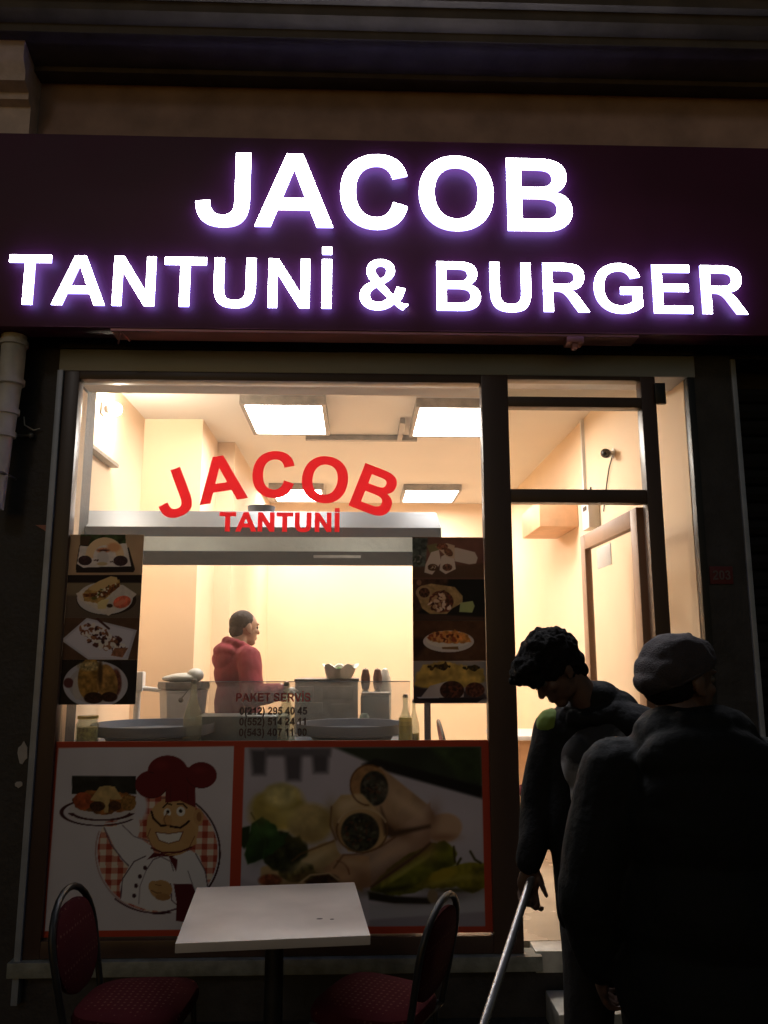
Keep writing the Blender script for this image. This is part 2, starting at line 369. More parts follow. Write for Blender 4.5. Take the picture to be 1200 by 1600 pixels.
# cornice above the fascia, mitred end at the left
prof = [(0, 4.83), (-.10, 4.83), (-.10, 4.86), (-.16, 4.875), (-.22, 4.90), (-.30, 4.91), (-.30, 4.96), (-.33, 4.97), (-.36, 5.0), (-.36, 5.06), (-.40, 5.07), (-.40, 5.13), (-.44, 5.15), (-.44, 5.2), (0, 5.24)]
cb = MB(); cb.prism(prof, -1.98, 6.5); cb.box(-2.03, -1.979, -.40, 0, 4.98, 5.2); cb.build('cornice', M['cornice'], bld)
Bx('cornice', M['cornice'], -2.15, 6.5, -.52, 0, 5.245, 5.30, bld, .01)
Bx('upper_wall', M['upper'], -2.15, 6.5, -.18, .2, 5.31, 8, bld)
bal = MB(); bal.box(-1.15, 6.5, -.95, -.19, 6.10, 6.25); bal.box(-.9, 6.5, -.9, -.19, 6.04, 6.095)
for k in range(9): bal.box(-1.1+k*.75, -.98+k*.75, -.85, -.19, 5.9, 6.035)
bal.build('balcony', M['black'], bld)
Bx('downlight_box', M['black'], -2.0, -1.85, -.42, -.19, 5.55, 6.0, bld)
Bx('light_blocker', M['dark'], 2.041, 6, .25, .45, GZ, 3.60, bld)  # unseen slab added behind the shutter, keeps sky light out of its slats
# room shell
def wall(b, nm='interior_wall'): return b.build(nm, M['peach'], bld)
wall(MB().box(XL-.2, XL, .35, 2.05, FZ, CZ))
wall(MB().box(-2.6, XL-.001, 2.05, 2.0501+.1, FZ, CZ))
wall(MB().box(XL, -1.24, 2.05, 2.75, FZ, CZ))
wall(MB().box(-1.24, -1.09, 2.75, 3.4, FZ, CZ).box(-1.3, -1.241, 2.751, 3.4, FZ, CZ))
wall(MB().box(-1.3, -1.09, 3.401, BY, FZ, CZ))
wall(MB().box(-1.3, 2.0, BY, BY+.15, FZ, CZ))
wall(MB().box(XR, XR+.2, .10, BY-.001, FZ, CZ))
wall(MB().box(-1.6, XR, .355, .42, 3.12, CZ-.001))    # bulkhead over the window
Bx('ceiling', M['ceil'], -2.8, 2.1, .36, BY+.2, CZ, CZ+.15, bld)
Bx('door_reveal', M['peach'], XR, XR+.035, .02, .099, FZ, 3.09, bld)
Bx('ceiling', M['ceil'], -1.56, XR, .04, .354, 3.10, 3.118, bld)
Bx('interior_wall', M['peach'], XL-.001, -1.57, .02, .349, FZ, 3.09, bld)

# stone sill, threshold and step
Bx('window_sill', mat('grey_sill_stone', (.24, .25, .22), .5, var=.3, scale=14, bump=.3, bscale=50), -1.62, .885, -.07, .05, .122, .19, bld, .006)
Bx('threshold', M['marble'], .86, 1.83, -.03, .109, .102, .20, bld, .006)
tag(MB().box(.90, 1.75, -.30, -.032, GZ, .03, .01).build('doorstep', M['marble']), 'pale marble step on the street in front of the shop doorway', 'step')

# ------------------------------------------------------------------ window with its frame and panes
win = thing('shop_window', (-.41, 0, .19), 'large shop window in a brown frame with posters and red lettering on its glass', 'window')
Y0, Y1 = -.035, .035
fr = MB()
fr.box(-1.566, -1.485, Y0, Y1, .192, 3.09, .004); fr.box(-1.485, .66, Y0, Y1, 3.045, 3.09, .003); fr.box(-1.485, .66, Y0, Y1, .192, .27, .004)
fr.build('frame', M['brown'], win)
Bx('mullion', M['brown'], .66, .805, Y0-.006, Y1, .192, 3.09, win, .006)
Bx('glass', M['glass'], -1.485, .66, -.004, .004, .27, 3.045, win)
sh = MB().box(-1.598, -1.567, -.05, .0, .0, 3.09, .003).build('shutter_rail', M['steelgrey'], win)
dr = thing('shop_door', (1.17, 0, FZ), 'brown framed glass shop door standing open inwards under two transom lights', 'door')
df = MB()
df.box(.806, 1.53, Y0, Y1, 2.915, 2.972, .003); df.box(.806, 1.53, Y0, Y1, 2.39, 2.462, .003); df.box(.806, 1.53, Y0, Y1, 3.068, 3.09, .002)
df.build('transom_bar', M['brown'], dr)
Bx('door_post', M['brown'], 1.531, 1.612, Y0-.004, Y1, .202, 3.09, dr, .004)
Bx('door_post', M['black'], 1.792, 1.83, Y0, .018, .202, 3.09, dr, .003)
Bx('transom_glass', M['glassd'], .806, 1.53, -.003, .003, 2.973, 3.067, dr)
Bx('transom_glass', M['glassd'], .806, 1.53, -.003, .003, 2.463, 2.914, dr)
Bx('side_glass', M['glassd'], 1.613, 1.791, -.003, .003, .23, 3.09, dr)
Bx('closer', M['black'], 1.60, 1.66, -.06, -.036, 2.93, 3.05, dr, .008)
LX = 1.50
lf = MB()
lf.box(LX, LX+.045, .06, .16, .22, 2.385, .004); lf.box(LX, LX+.045, 1.06, 1.16, .22, 2.385, .004)
lf.box(LX, LX+.045, .16, 1.06, 2.285, 2.385, .004); lf.box(LX, LX+.045, .16, 1.06, .22, .40, .004)
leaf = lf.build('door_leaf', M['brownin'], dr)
def child2(b_or_o, p):
    """second-level child: keeps world coordinates baked in the mesh"""
    b_or_o.parent = p; b_or_o.matrix_parent_inverse = Matrix(); return b_or_o
child2(MB().box(LX+.018, LX+.026, .16, 1.06, .40, 2.285).build('glass', M['glassd']), leaf)
child2(MB().cap((LX-.05, 1.10, 1.12), (LX-.05, 1.10, 1.36), .011, .011).box(LX-.05, LX, 1.09, 1.11, 1.13, 1.15).box(LX-.05, LX, 1.09, 1.11, 1.33, 1.35).build('handle', M['chrome']), leaf)
st = MB().box(LX+.012, LX+.017, .56, .84, 2.13, 2.26, .002).build('sticker', M['white']); child2(st, leaf)

# ------------------------------------------------------------------ illuminated sign
SZ0, SZ1, SY = 3.235, 4.335, -.25
sg = thing('shop_sign', (0, SY, SZ0), 'long dark maroon shop sign with glowing white capital letters above the window', 'sign')
Bx('panel', M['panel'], -3.2, 5, SY, -.11, SZ0+.01, SZ1, sg, .006)
tr = MB().box(-1.27, 1.46, SY+.004, -.12, SZ0-.004, SZ0+.008)
tr.build('trim', M['trim'], sg)
brk = MB().cap((-1.22, -.24, 3.23), (-1.24, -.2, 3.18), .006, .004).cap((-1.22, -.24, 3.225), (-1.19, -.18, 3.205), .005, .005)
brk.build('bracket', M['trim'], sg)
MB().box(1.08, 1.17, -.25, -.17, 3.195, 3.23, .006).box(1.11, 1.14, -.24, -.2, 3.17, 3.2, .004).build('bracket', M['trim'], sg)
def sign_word(word, x0, x1, z0, capz):
    # scale word so its ink runs from x0 to x1
    a = 0; inks = []
    for ch in word:
        if ch == ' ': a += 278; continue
        xs = [p[0] for pa in GL[ch][1] for p in flat(pa)]
        inks.append((ch, a, a+min(xs), a+max(xs))); a += GL[ch][0]
    s = (x1-x0)/(inks[-1][3]-inks[0][2])
    for ch, a_, lo, hi in inks:
        me = glyph_mesh([(ch, 0, 0, s, capz/716, 0)], .012, 'letter', [M['signface'], M['signhalo']], bevel=.002, weight=-.003, n=12)
        o = bpy.data.objects.new('letter', me); C.objects.link(o)
        o.parent = sg; o.matrix_parent_inverse = Matrix()
        o.location = Vector((x0+(a_-inks[0][2])*s, SY-.028, z0))-sg.location
        o['label'] = 'glowing white sign letter ' + ch
sign_word('JACOB', -.860, 1.130, 3.796, .424)
sign_word('TANTUNİ', -1.792, -.140, 3.346, .275)
sign_word('&', .0, .259, 3.346, .275)
sign_word('BURGER', .398, 2.034, 3.344, .275)

# ------------------------------------------------------------------ vinyl lettering on the glass
def pxz(px, py, Y=0):
    f = FPX; F = np.array([math.sin(yaw)*math.cos(pitch), math.cos(yaw)*math.cos(pitch), math.sin(pitch)])
    Rr = np.array([math.cos(yaw), -math.sin(yaw), 0]); U = np.cross(Rr, F)
    d = F+Rr*(px-600)/f+U*(800-py)/f; t = (Y+CAMD)/d[1]
    return d[0]*t, CAMH+d[2]*t
its = []
s = .243/716
for ch, cx_, cz_, an in (('J', -.972, 2.430, 22), ('A', -.722, 2.513, 9), ('C', -.448, 2.538, -2), ('O', -.176, 2.512, -8), ('B', .088, 2.452, -21)):
    its.append((ch, cx_, cz_, s*1.02, s, R(an)))
vl = link('window_lettering', glyph_mesh(its, .002, 'window_lettering', [M['red']], weight=.002), None, smooth=False)
vl.location = (0, -.005, 0); tag(vl, 'red JACOB lettering arched across the upper part of the window glass', 'lettering')
def line(word, x0, x1, z0, capz):
    a = 0; inks = []
    for ch in word:
        if ch == ' ': a += 278; continue
        inks.append((ch, a)); a += GL[ch][0]
    s = (x1-x0)/a
    return [(ch, x0+a_*s, z0, s, capz/716, 0) for ch, a_ in inks]
vl = link('window_lettering', glyph_mesh(line('TANTUNİ', -.725, -.09, 2.234, .098), .002, 'window_lettering', [M['red']], weight=.0025), None, smooth=False)
vl.location = (0, -.005, 0); tag(vl, 'small straight red TANTUNİ lettering on the glass below the arched word', 'lettering')
vl = link('window_lettering', glyph_mesh(line('PAKET SERVİS', -.612, -.232, 1.368, .042), .002, 'window_lettering', [mat('opaque_red_vinyl', (.40, .03, .03), .5)]), None, smooth=False)
vl.location = (0, -.005, 0); tag(vl, 'small red PAKET SERVİS line on the glass above the phone numbers', 'lettering')
for txt, z0 in (('0(212) 295 40 45', 1.305), ('0(552) 514 24 11', 1.253), ('0(543) 407 11 00', 1.201)):
    vl = link('phone_number', glyph_mesh(line(txt, -.590, -.250, z0, .036), .0015, 'phone_number', [M['ink']], n=6, weight=.0006), None, smooth=False)
    vl.location = (0, -.005, 0); tag(vl, {'0(212': 'topmost', '0(552': 'middle', '0(543': 'lowest'}[txt[:5]]+' of the three black phone numbers, reading %s' % txt, 'phone number', 'phone numbers on the glass')

# ------------------------------------------------------------------ printed posters: painted on a fine grid
_f = FPX; _F = np.array([math.sin(yaw)*math.cos(pitch), math.cos(yaw)*math.cos(pitch), math.sin(pitch)])
_R = np.array([math.cos(yaw), -math.sin(yaw), 0]); _U = np.cross(_R, _F)
def to_art(X, Z):
    """artwork coordinates of a point on the facade plane"""
    v = np.stack([X, np.full_like(X, CAMD), Z-CAMH], -1); z = v @ _F
    return 600+_f*(v @ _R)/z, 800-_f*(v @ _U)/z
def vnoise(x, y, seed=0):
    xi = np.floor(x).astype(int); yi = np.floor(y).astype(int); fx = x-xi; fy = y-yi
    fx = fx*fx*(3-2*fx); fy = fy*fy*(3-2*fy)
    def h(a, b): 
        v = np.sin(a*127.1+b*311.7+seed*74.7)*43758.5453; return v-np.floor(v)
    return (h(xi, yi)*(1-fx)+h(xi+1, yi)*fx)*(1-fy)+(h(xi, yi+1)*(1-fx)+h(xi+1, yi+1)*fx)*fy
class Paint:
    def __init__(s, x0, x1, z0, z1, step, base):
        s.e = (x0, x1, z0, z1); s.nx = int((x1-x0)/step)+2; s.nz = int((z1-z0)/step)+2
        X, Z = np.meshgrid(np.linspace(x0, x1, s.nx), np.linspace(z0, z1, s.nz))
        s.X, s.Z = X, Z; s.px, s.py = to_art(X, Z)
        s.c = np.empty(X.shape+(3,)); s.c[:] = np.array(base)/255.
        s.k = 1; s.x, s.y = s.px, s.py
    def view(s, ox, oy, k): s.x = (s.px-ox)*k; s.y = (s.py-oy)*k; s.k = k; return s
    def mix(s, a, col, tex=0, ts=8, seed=0):
        col = np.array(col)/255.
        col = np.broadcast_to(col, s.c.shape)
        if tex:
            n = vnoise(s.x/ts, s.y/ts, seed)*.65+vnoise(s.x/ts*2.3, s.y/ts*2.3, seed+5)*.35
            col = np.clip(col*(1+tex*(n[..., None]*2-1)), 0, 1)
        s.c = s.c*(1-a[..., None])+col*a[..., None]; return s
    def E(s, cx, cy, rx, ry, col, rot=0, soft=2, tex=0, ts=8, seed=0, wob=0):
        ca, sa = math.cos(R(rot)), math.sin(R(rot)); dx, dy = s.x-cx, s.y-cy
        u, v = (dx*ca+dy*sa)/rx, (-dx*sa+dy*ca)/ry; r = np.sqrt(u*u+v*v)+1e-6
        if wob: r = r*(1+wob*(vnoise(s.x/(rx*.35), s.y/(rx*.35), seed+3)-.5))
        a = np.clip(.5-(r-1)*min(rx, ry)/soft, 0, 1); return s.mix(a, col, tex, ts, seed)
    def ring(s, cx, cy, rx, ry, wd, col, a0=0, a1=360, rot=0):
        ca, sa = math.cos(R(rot)), math.sin(R(rot)); dx, dy = s.x-cx, s.y-cy
        u, v = (dx*ca+dy*sa)/rx, (-dx*sa+dy*ca)/ry; r = np.sqrt(u*u+v*v)
        an = np.degrees(np.arctan2(v, u)) % 360
        ok = (an >= a0) & (an <= a1) if a0 <= a1 else (an >= a0) | (an <= a1)
        a = np.clip(.5+(wd/2-np.abs(r-1)*min(rx, ry))/2, 0, 1)*ok; return s.mix(a, col)
    def P(s, pts, col, soft=2, tex=0, ts=8, seed=0, wob=0):
        x, y = s.x, s.y
        if wob:
            x = x+wob*(vnoise(s.x/20, s.y/20, seed)-.5)*2; y = y+wob*(vnoise(s.x/20, s.y/20, seed+9)-.5)*2
        inside = np.zeros(x.shape, bool); d = np.full(x.shape, 1e9); n = len(pts)
        for i in range(n):
            (x0, y0), (x1, y1) = pts[i], pts[(i+1) % n]
            cnd = (y0 > y) != (y1 > y)
            with np.errstate(divide='ignore', invalid='ignore'):
                inside ^= cnd & (x < (x1-x0)*(y-y0)/((y1-y0) if y1 != y0 else 1e-9)+x0)
            L = (x1-x0)**2+(y1-y0)**2+1e-9; t = np.clip(((x-x0)*(x1-x0)+(y-y0)*(y1-y0))/L, 0, 1)
            d = np.minimum(d, np.hypot(x-x0-t*(x1-x0), y-y0-t*(y1-y0)))
        a = np.clip(.5+np.where(inside, d, -d)/soft, 0, 1); return s.mix(a, col, tex, ts, seed)
    def L(s, pts, wd, col, soft=2):
        d = np.full(s.x.shape, 1e9)
        for (x0, y0), (x1, y1) in zip(pts, pts[1:]):
            L = (x1-x0)**2+(y1-y0)**2+1e-9; t = np.clip(((s.x-x0)*(x1-x0)+(s.y-y0)*(y1-y0))/L, 0, 1)
            d = np.minimum(d, np.hypot(s.x-x0-t*(x1-x0), s.y-y0-t*(y1-y0)))
        a = np.clip(.5+(wd/2-d)/soft, 0, 1); return s.mix(a, col)
    def bits(s, cx, cy, rx, ry, cols, n, r, rot=0, seed=1, soft=3):
        q = random.Random(seed); ca, sa = math.cos(R(rot)), math.sin(R(rot))
        for i in range(n):
            t, m_ = q.random()*2*PI, math.sqrt(q.random())
            u, v = m_*rx*math.cos(t), m_*ry*math.sin(t)
            s.E(cx+u*ca-v*sa, cy+u*sa+v*ca, r*(.5+q.random()), r*(.35+.6*q.random()), q.choice(cols), q.random()*180, soft)
        return s
    def blur(s, n=1):
        for _ in range(n):
            c = np.pad(s.c, ((1, 1), (1, 1), (0, 0)), 'edge')
            s.c = (c[:-2, 1:-1]+c[2:, 1:-1]+c[1:-1, :-2]+c[1:-1, 2:]+c[1:-1, 1:-1]*2)/6
        return s
    def shade(s, cx, cy, rx, ry, col, amt, rot=0):
        ca, sa = math.cos(R(rot)), math.sin(R(rot)); dx, dy = s.x-cx, s.y-cy
        r2 = ((dx*ca+dy*sa)/rx)**2+((-dx*sa+dy*ca)/ry)**2
        return s.mix(amt*np.exp(-r2), col)
    def build(s, name, m, thick=.004, y=-.006):
        x0, x1, z0, z1 = s.e; nx, nz = s.nx, s.nz; N = nx*nz
        co = np.zeros((N+4, 3)); co[:N, 0] = s.X.ravel(); co[:N, 1] = y-thick; co[:N, 2] = s.Z.ravel()
        co[N:] = [(x0, y, z0), (x1, y, z0), (x1, y, z1), (x0, y, z1)]
        i, j = np.meshgrid(np.arange(nx-1), np.arange(nz-1)); a = (j*nx+i).ravel()
        F = [tuple(q) for q in np.stack([a, a+1, a+nx+1, a+nx], 1).tolist()]
        bl, br, tr_, tl = 0, nx-1, N-1, N-nx
        F.append((N+3, N+2, N+1, N))
        F.append(tuple(list(range(0, nx))[::-1]+[N, N+1])); F.append(tuple(list(range(tl, N))+[N+2, N+3]))
        F.append(tuple([k*nx for k in range(nz)]+[N+3, N])); F.append(tuple([k*nx+nx-1 for k in range(nz)][::-1]+[N+1, N+2]))
        me = bpy.data.meshes.new(name); me.from_pydata(co.tolist(), [], F)
        at = me.color_attributes.new('print', 'FLOAT_COLOR', 'POINT')
        c = np.clip(s.c.reshape(-1, 3), 0, 1); c = np.where(c <= .04045, c/12.92, ((c+.055)/1.055)**2.4)
        full = np.ones((N+4, 4)); full[:N, :3] = c; full[N:, :3] = .6
        at.data.foreach_set('color', full.ravel())
        return link(name, me, m, smooth=False)
MP = vcol_mat('printed_vinyl', .12); MS = vcol_mat('printed_photo', .3)

W = (232, 226, 230); REDB = (192, 74, 52)
# --- chef poster
p = Paint(-1.49, -.594, .28, 1.178, .0038, REDB); p.view(60, 1150, 3.3333)
p.P([(108, 60), (1018, 52), (990, 1003), (36, 1012)], (226, 222, 230), soft=2, tex=.03, ts=200)
# gingham disc
def gingham(p, cx, cy, rx, ry):
    r = np.sqrt(((p.x-cx)/rx)**2+((p.y-cy)/ry)**2)
    u = ((p.x+p.y*.03) % 62) < 31; v = ((p.y) % 62) < 31
    base = np.where((u & v)[..., None], np.array((176, 74, 60)), np.where((u | v)[..., None], np.array((214, 148, 128)), np.array((240, 225, 208))))/255.
    a = np.clip(.5-(r-1)*rx/2, 0, 1)[..., None]
    p.c = p.c*(1-a)+base*a
gingham(p, 622, 600, 312, 312)
p.ring(622, 600, 322, 318, 7, (190, 160, 160), 95, 200); p.ring(624, 602, 322, 318, 9, (60, 25, 35), 305, 95)
p.ring(624, 602, 322, 318, 9, (60, 25, 35), 0, 60); p.E(470, 470, 60, 90, (236, 232, 236)); 
p.E(530, 360, 40, 75, (226, 222, 230), soft=20)
# tray and food photograph
p.P([(178, 205), (510, 205), (512, 300), (176, 300)], (38, 42, 40), tex=.5, ts=50)
p.E(335, 380, 172, 62, (222, 216, 218)); p.ring(318, 395, 195, 68, 7, (66, 28, 36), 30, 265)
p.P([(180, 320), (250, 280), (330, 285), (440, 290), (505, 310), (495, 380), (330, 408), (195, 370)], (150, 96, 50), tex=.5, ts=26, seed=3, wob=6)
p.E(235, 335, 50, 45, (168, 80, 48), tex=.3, ts=20); p.E(470, 345, 40, 42, (150, 110, 60), tex=.3)
p.P([(272, 330), (320, 262), (360, 255), (400, 262), (440, 325), (400, 330), (375, 325), (365, 395), (345, 395), (335, 345)], (208, 178, 120), tex=.15, ts=30)
p.E(310, 362, 40, 26, (70, 42, 28), tex=.5, ts=9); p.E(400, 360, 34, 26, (78, 48, 30), tex=.5, ts=9)
p.ring(330, 385, 165, 50, 9, (70, 30, 38), 15, 165); p.ring(335, 400, 165, 52, 7, (225, 220, 222), 15, 165)
# raised arm
p.P([(345, 470), (440, 465), (590, 570), (620, 640), (490, 690), (430, 640)], (238, 236, 242)); p.L([(345, 475), (380, 560), (440, 640), (480, 680)], 7, (110, 90, 105))
p.L([(440, 462), (500, 520), (580, 545)], 5, (130, 110, 125))
# jacket
p.P([(620, 610), (790, 590), (840, 620), (885, 760), (860, 850), (830, 940), (700, 915), (560, 900), (430, 850), (425, 770), (480, 660), (560, 620)], (240, 238, 243), soft=3)
p.ring(606, 600, 322, 316, 8, (80, 45, 60), 68, 130)
p.L([(430, 840), (440, 740), (500, 650), (560, 622)], 6, (95, 75, 90)); p.L([(560, 700), (600, 640), (640, 625), (690, 650), (705, 700)], 5, (120, 105, 120))
p.L([(525, 870), (530, 780), (565, 690)], 4, (150, 135, 150)); p.L([(820, 610), (870, 700), (885, 800)], 6, (95, 75, 90)); p.L([(780, 700), (810, 790), (840, 870)], 4, (120, 105, 120))
for bx_, by_ in ((557, 683), (530, 728), (510, 776), (500, 828)): p.E(bx_, by_, 10, 12, (70, 40, 50))
# cuff, cloth and fist
p.P([(690, 765), (720, 770), (720, 870), (685, 850)], (236, 232, 240)); p.L([(690, 765), (695, 850), (720, 875)], 5, (70, 40, 50))
p.P([(705, 765), (800, 768), (830, 830), (862, 880), (780, 965), (718, 960), (720, 860)], (92, 26, 38))
p.E(640, 795, 58, 48, (200, 158, 104)); p.E(600, 780, 26, 30, (205, 164, 110)); p.E(650, 835, 40, 18, (178, 134, 86)); p.L([(590, 800), (620, 815), (640, 812)], 5, (120, 80, 55)); p.L([(610, 770), (640, 775)], 4, (130, 88, 60))
# neckerchief
p.P([(568, 640), (600, 605), (700, 610), (820, 580), (700, 625), (725, 640), (720, 705), (680, 625), (640, 622), (600, 630)], (96, 24, 36))
# head
p.E(700, 470, 135, 150, (214, 172, 118)); p.P([(648, 340), (818, 340), (825, 560), (700, 615), (590, 560), (560, 470), (600, 430)], (214, 172, 118), soft=6)
p.E(835, 418, 26, 42, (205, 160, 108)); p.E(838, 418, 13, 25, (160, 110, 75)); p.E(605, 500, 42, 55, (214, 172, 118)); p.E(775, 500, 42, 60, (210, 166, 112))
p.L([(585, 480), (570, 520), (600, 590), (680, 615), (780, 590), (815, 520)], 5, (150, 100, 70))
p.E(672, 398, 19, 24, (245, 242, 236)); p.E(743, 390, 23, 25, (245, 242, 236)); p.E(676, 392, 8, 9, (30, 18, 16)); p.E(742, 388, 9, 10, (30, 18, 16))
p.L([(650, 370), (672, 348), (695, 355)], 8, (45, 22, 20)); p.L([(725, 352), (755, 352), (775, 372)], 8, (45, 22, 20))
p.E(672, 440, 26, 32, (206, 158, 104)); p.L([(672, 395), (655, 430), (665, 462), (690, 462)], 5, (150, 100, 68))
p.L([(590, 390), (600, 425), (640, 465), (665, 462)], 11, (45, 20, 22)); p.L([(690, 468), (740, 475), (770, 455), (785, 440)], 11, (45, 20, 22))
p.P([(612, 498), (680, 505), (755, 495), (735, 540), (680, 555), (630, 540)], (246, 244, 240)); p.L([(612, 498), (680, 506), (755, 495), (735, 542), (680, 557), (630, 540), (612, 498)], 4, (110, 50, 40))
p.L([(590, 580), (650, 605), (740, 600), (800, 575)], 9, (95, 30, 34))
# hat
HAT = (112, 26, 38)
p.P([(665, 200), (820, 200), (818, 370), (740, 335), (662, 345)], HAT); p.E(675, 185, 105, 86, HAT); p.E(590, 250, 84, 72, HAT); p.E(850, 202, 80, 68, HAT); p.E(745, 215, 90, 60, HAT)
p.L([(580, 185), (600, 190)], 5, (70, 14, 24)); p.L([(662, 320), (640, 320)], 4, (80, 18, 28)); p.ring(590, 250, 82, 70, 4, (70, 14, 24), 20, 110); p.ring(850, 202, 78, 66, 4, (70, 14, 24), 60, 170)
p.E(640, 150, 36, 22, (128, 36, 46), soft=26); p.E(840, 175, 30, 18, (128, 36, 46), soft=24); p.L([(690, 250), (690, 330)], 4, (88, 18, 30)); p.L([(775, 260), (780, 335)], 4, (88, 18, 30))
tag(p.build('poster', MP), 'red bordered poster of a cartoon cook in a maroon hat holding up a tray', 'poster')

# --- large food poster
p = Paint(-.594, .664, .28, 1.178, .0042, REDB); p.view(360, 1150, 2.7273)
p.P([(60, 46), (1066, 44), (1085, 808), (35, 808)], (206, 200, 212), tex=.04, ts=200)
inner = [(60, 46), (1066, 44), (1085, 808), (35, 808)]
p.P([(440, 46), (1066, 44), (1072, 255), (900, 200), (620, 125)], (44, 52, 40), soft=16, tex=.3, ts=150)
p.P([(850, 50), (1062, 48), (1068, 190), (980, 180)], (62, 78, 48), soft=30, tex=.3, ts=60)
p.P([(620, 95), (1068, 215), (1070, 265), (560, 120)], (26, 26, 26), soft=14)
for a_, b_, h_ in ((85, 155, 130), (230, 305, 160), (345, 420, 120)):
    p.P([(a_, 55), (b_, 55), (b_-6, 60+h_*.8), (a_+10, 60+h_*.8)], (88, 84, 92), soft=24)
p.P([(150, 50), (430, 50), (425, 85), (150, 85)], (104, 100, 108), soft=20)
p.E(205, 310, 130, 95, (196, 176, 92), soft=26, tex=.25, ts=60, wob=.25); p.E(215, 250, 70, 50, (206, 196, 130), soft=24, tex=.2, ts=40); p.E(340, 370, 95, 85, (198, 176, 118), soft=24, tex=.15, ts=40)
# rolls behind
TORT = (214, 176, 132)
p.E(910, 390, 75, 62, (206, 172, 142), soft=10, rot=-10)
p.P([(560, 135), (640, 130), (850, 300), (860, 390), (700, 420), (600, 300)], (186, 154, 122), soft=8, tex=.1, ts=50)
p.E(790, 350, 80, 66, (186, 154, 126), soft=10); p.E(590, 208, 80, 86, (176, 132, 88), soft=6, tex=.15, ts=20); p.E(612, 222, 60, 74, (52, 50, 44), soft=5, tex=.6, ts=12)
p.bits(610, 225, 45, 58, [(58, 62, 52), (84, 56, 40), (30, 32, 28), (88, 86, 74)], 46, 9, seed=4)
p.P([(850, 280), (850, 470), (600, 640), (430, 660), (440, 560), (650, 450)], (188, 156, 134), soft=8, tex=.08, ts=60)
p.P([(430, 300), (470, 250), (560, 245), (660, 350), (665, 440), (600, 495), (500, 490), (440, 400)], (206, 176, 130), soft=6, tex=.1, ts=40)
p.E(560, 400, 108, 94, (204, 170, 122), rot=-8, soft=5); p.E(552, 408, 82, 82, (50, 50, 42), soft=5, tex=.5, ts=12)
p.bits(552, 410, 66, 64, [(58, 64, 48), (86, 54, 38), (28, 32, 28), (92, 90, 72), (56, 50, 30)], 80, 10, seed=5)
p.P([(130, 560), (270, 500), (440, 440), (470, 500), (590, 600), (560, 660), (120, 660)], (200, 170, 122), soft=8, tex=.1, ts=40, wob=6)
p.P([(400, 560), (480, 500), (590, 510), (600, 640), (380, 660)], (204, 158, 118), soft=6, tex=.08, ts=40)
p.ring(450, 590, 55, 60, 7, (140, 84, 54), 270, 360)
p.E(388, 612, 75, 32, (66, 44, 28), soft=6, tex=.6, ts=14); p.E(280, 575, 80, 48, (100, 92, 48), soft=8, tex=.6, ts=18, wob=.3); p.E(170, 612, 50, 26, (130, 70, 46), soft=8, tex=.5, ts=14)
p.E(230, 500, 85, 80, (44, 48, 26), rot=-20, soft=8, tex=.6, ts=22, wob=.4)
p.P([(70, 440), (90, 370), (130, 345), (185, 375), (210, 415), (250, 405), (235, 450), (200, 480), (150, 520), (75, 545), (60, 500)], (40, 78, 34), soft=6, tex=.45, ts=40, wob=5)
p.P([(45, 390), (85, 380), (80, 430), (60, 480), (42, 460)], (24, 50, 22), soft=6); p.L([(88, 325), (105, 355)], 5, (90, 80, 40)); p.L([(110, 370), (150, 450), (140, 520)], 4, (66, 110, 56)); p.L([(240, 440), (290, 440), (310, 480)], 20, (52, 56, 24), soft=10)
# green peppers
p.P([(595, 650), (640, 590), (740, 510), (850, 460), (905, 440), (960, 480), (960, 540), (900, 580), (800, 660), (690, 680)], (110, 112, 34), soft=6, tex=.4, ts=50, wob=5)
p.P([(640, 600), (760, 520), (870, 470), (840, 520), (720, 600), (640, 650)], (150, 146, 50), soft=10, tex=.25, ts=30)
p.P([(780, 640), (860, 580), (980, 540), (1080, 540), (1085, 640), (1030, 670), (960, 640), (860, 650)], (132, 124, 34), soft=6, tex=.35, ts=36, wob=4)
p.E(905, 590, 60, 26, (176, 156, 44), rot=-20, soft=10); p.L([(950, 470), (955, 535)], 9, (70, 62, 24)); p.L([(1020, 490), (1040, 525), (1065, 540)], 9, (66, 60, 28)); p.L([(980, 520), (965, 545)], 9, (66, 60, 28))
p.P([(585, 660), (700, 680), (860, 690), (850, 715), (700, 712), (590, 695)], (40, 36, 28), soft=10)
p.P([(590, 712), (860, 715), (1080, 660), (1084, 740), (860, 790), (590, 775)], (196, 196, 206), soft=10); p.P([(590, 780), (1084, 745), (1085, 810), (590, 810)], (168, 162, 176), soft=8)

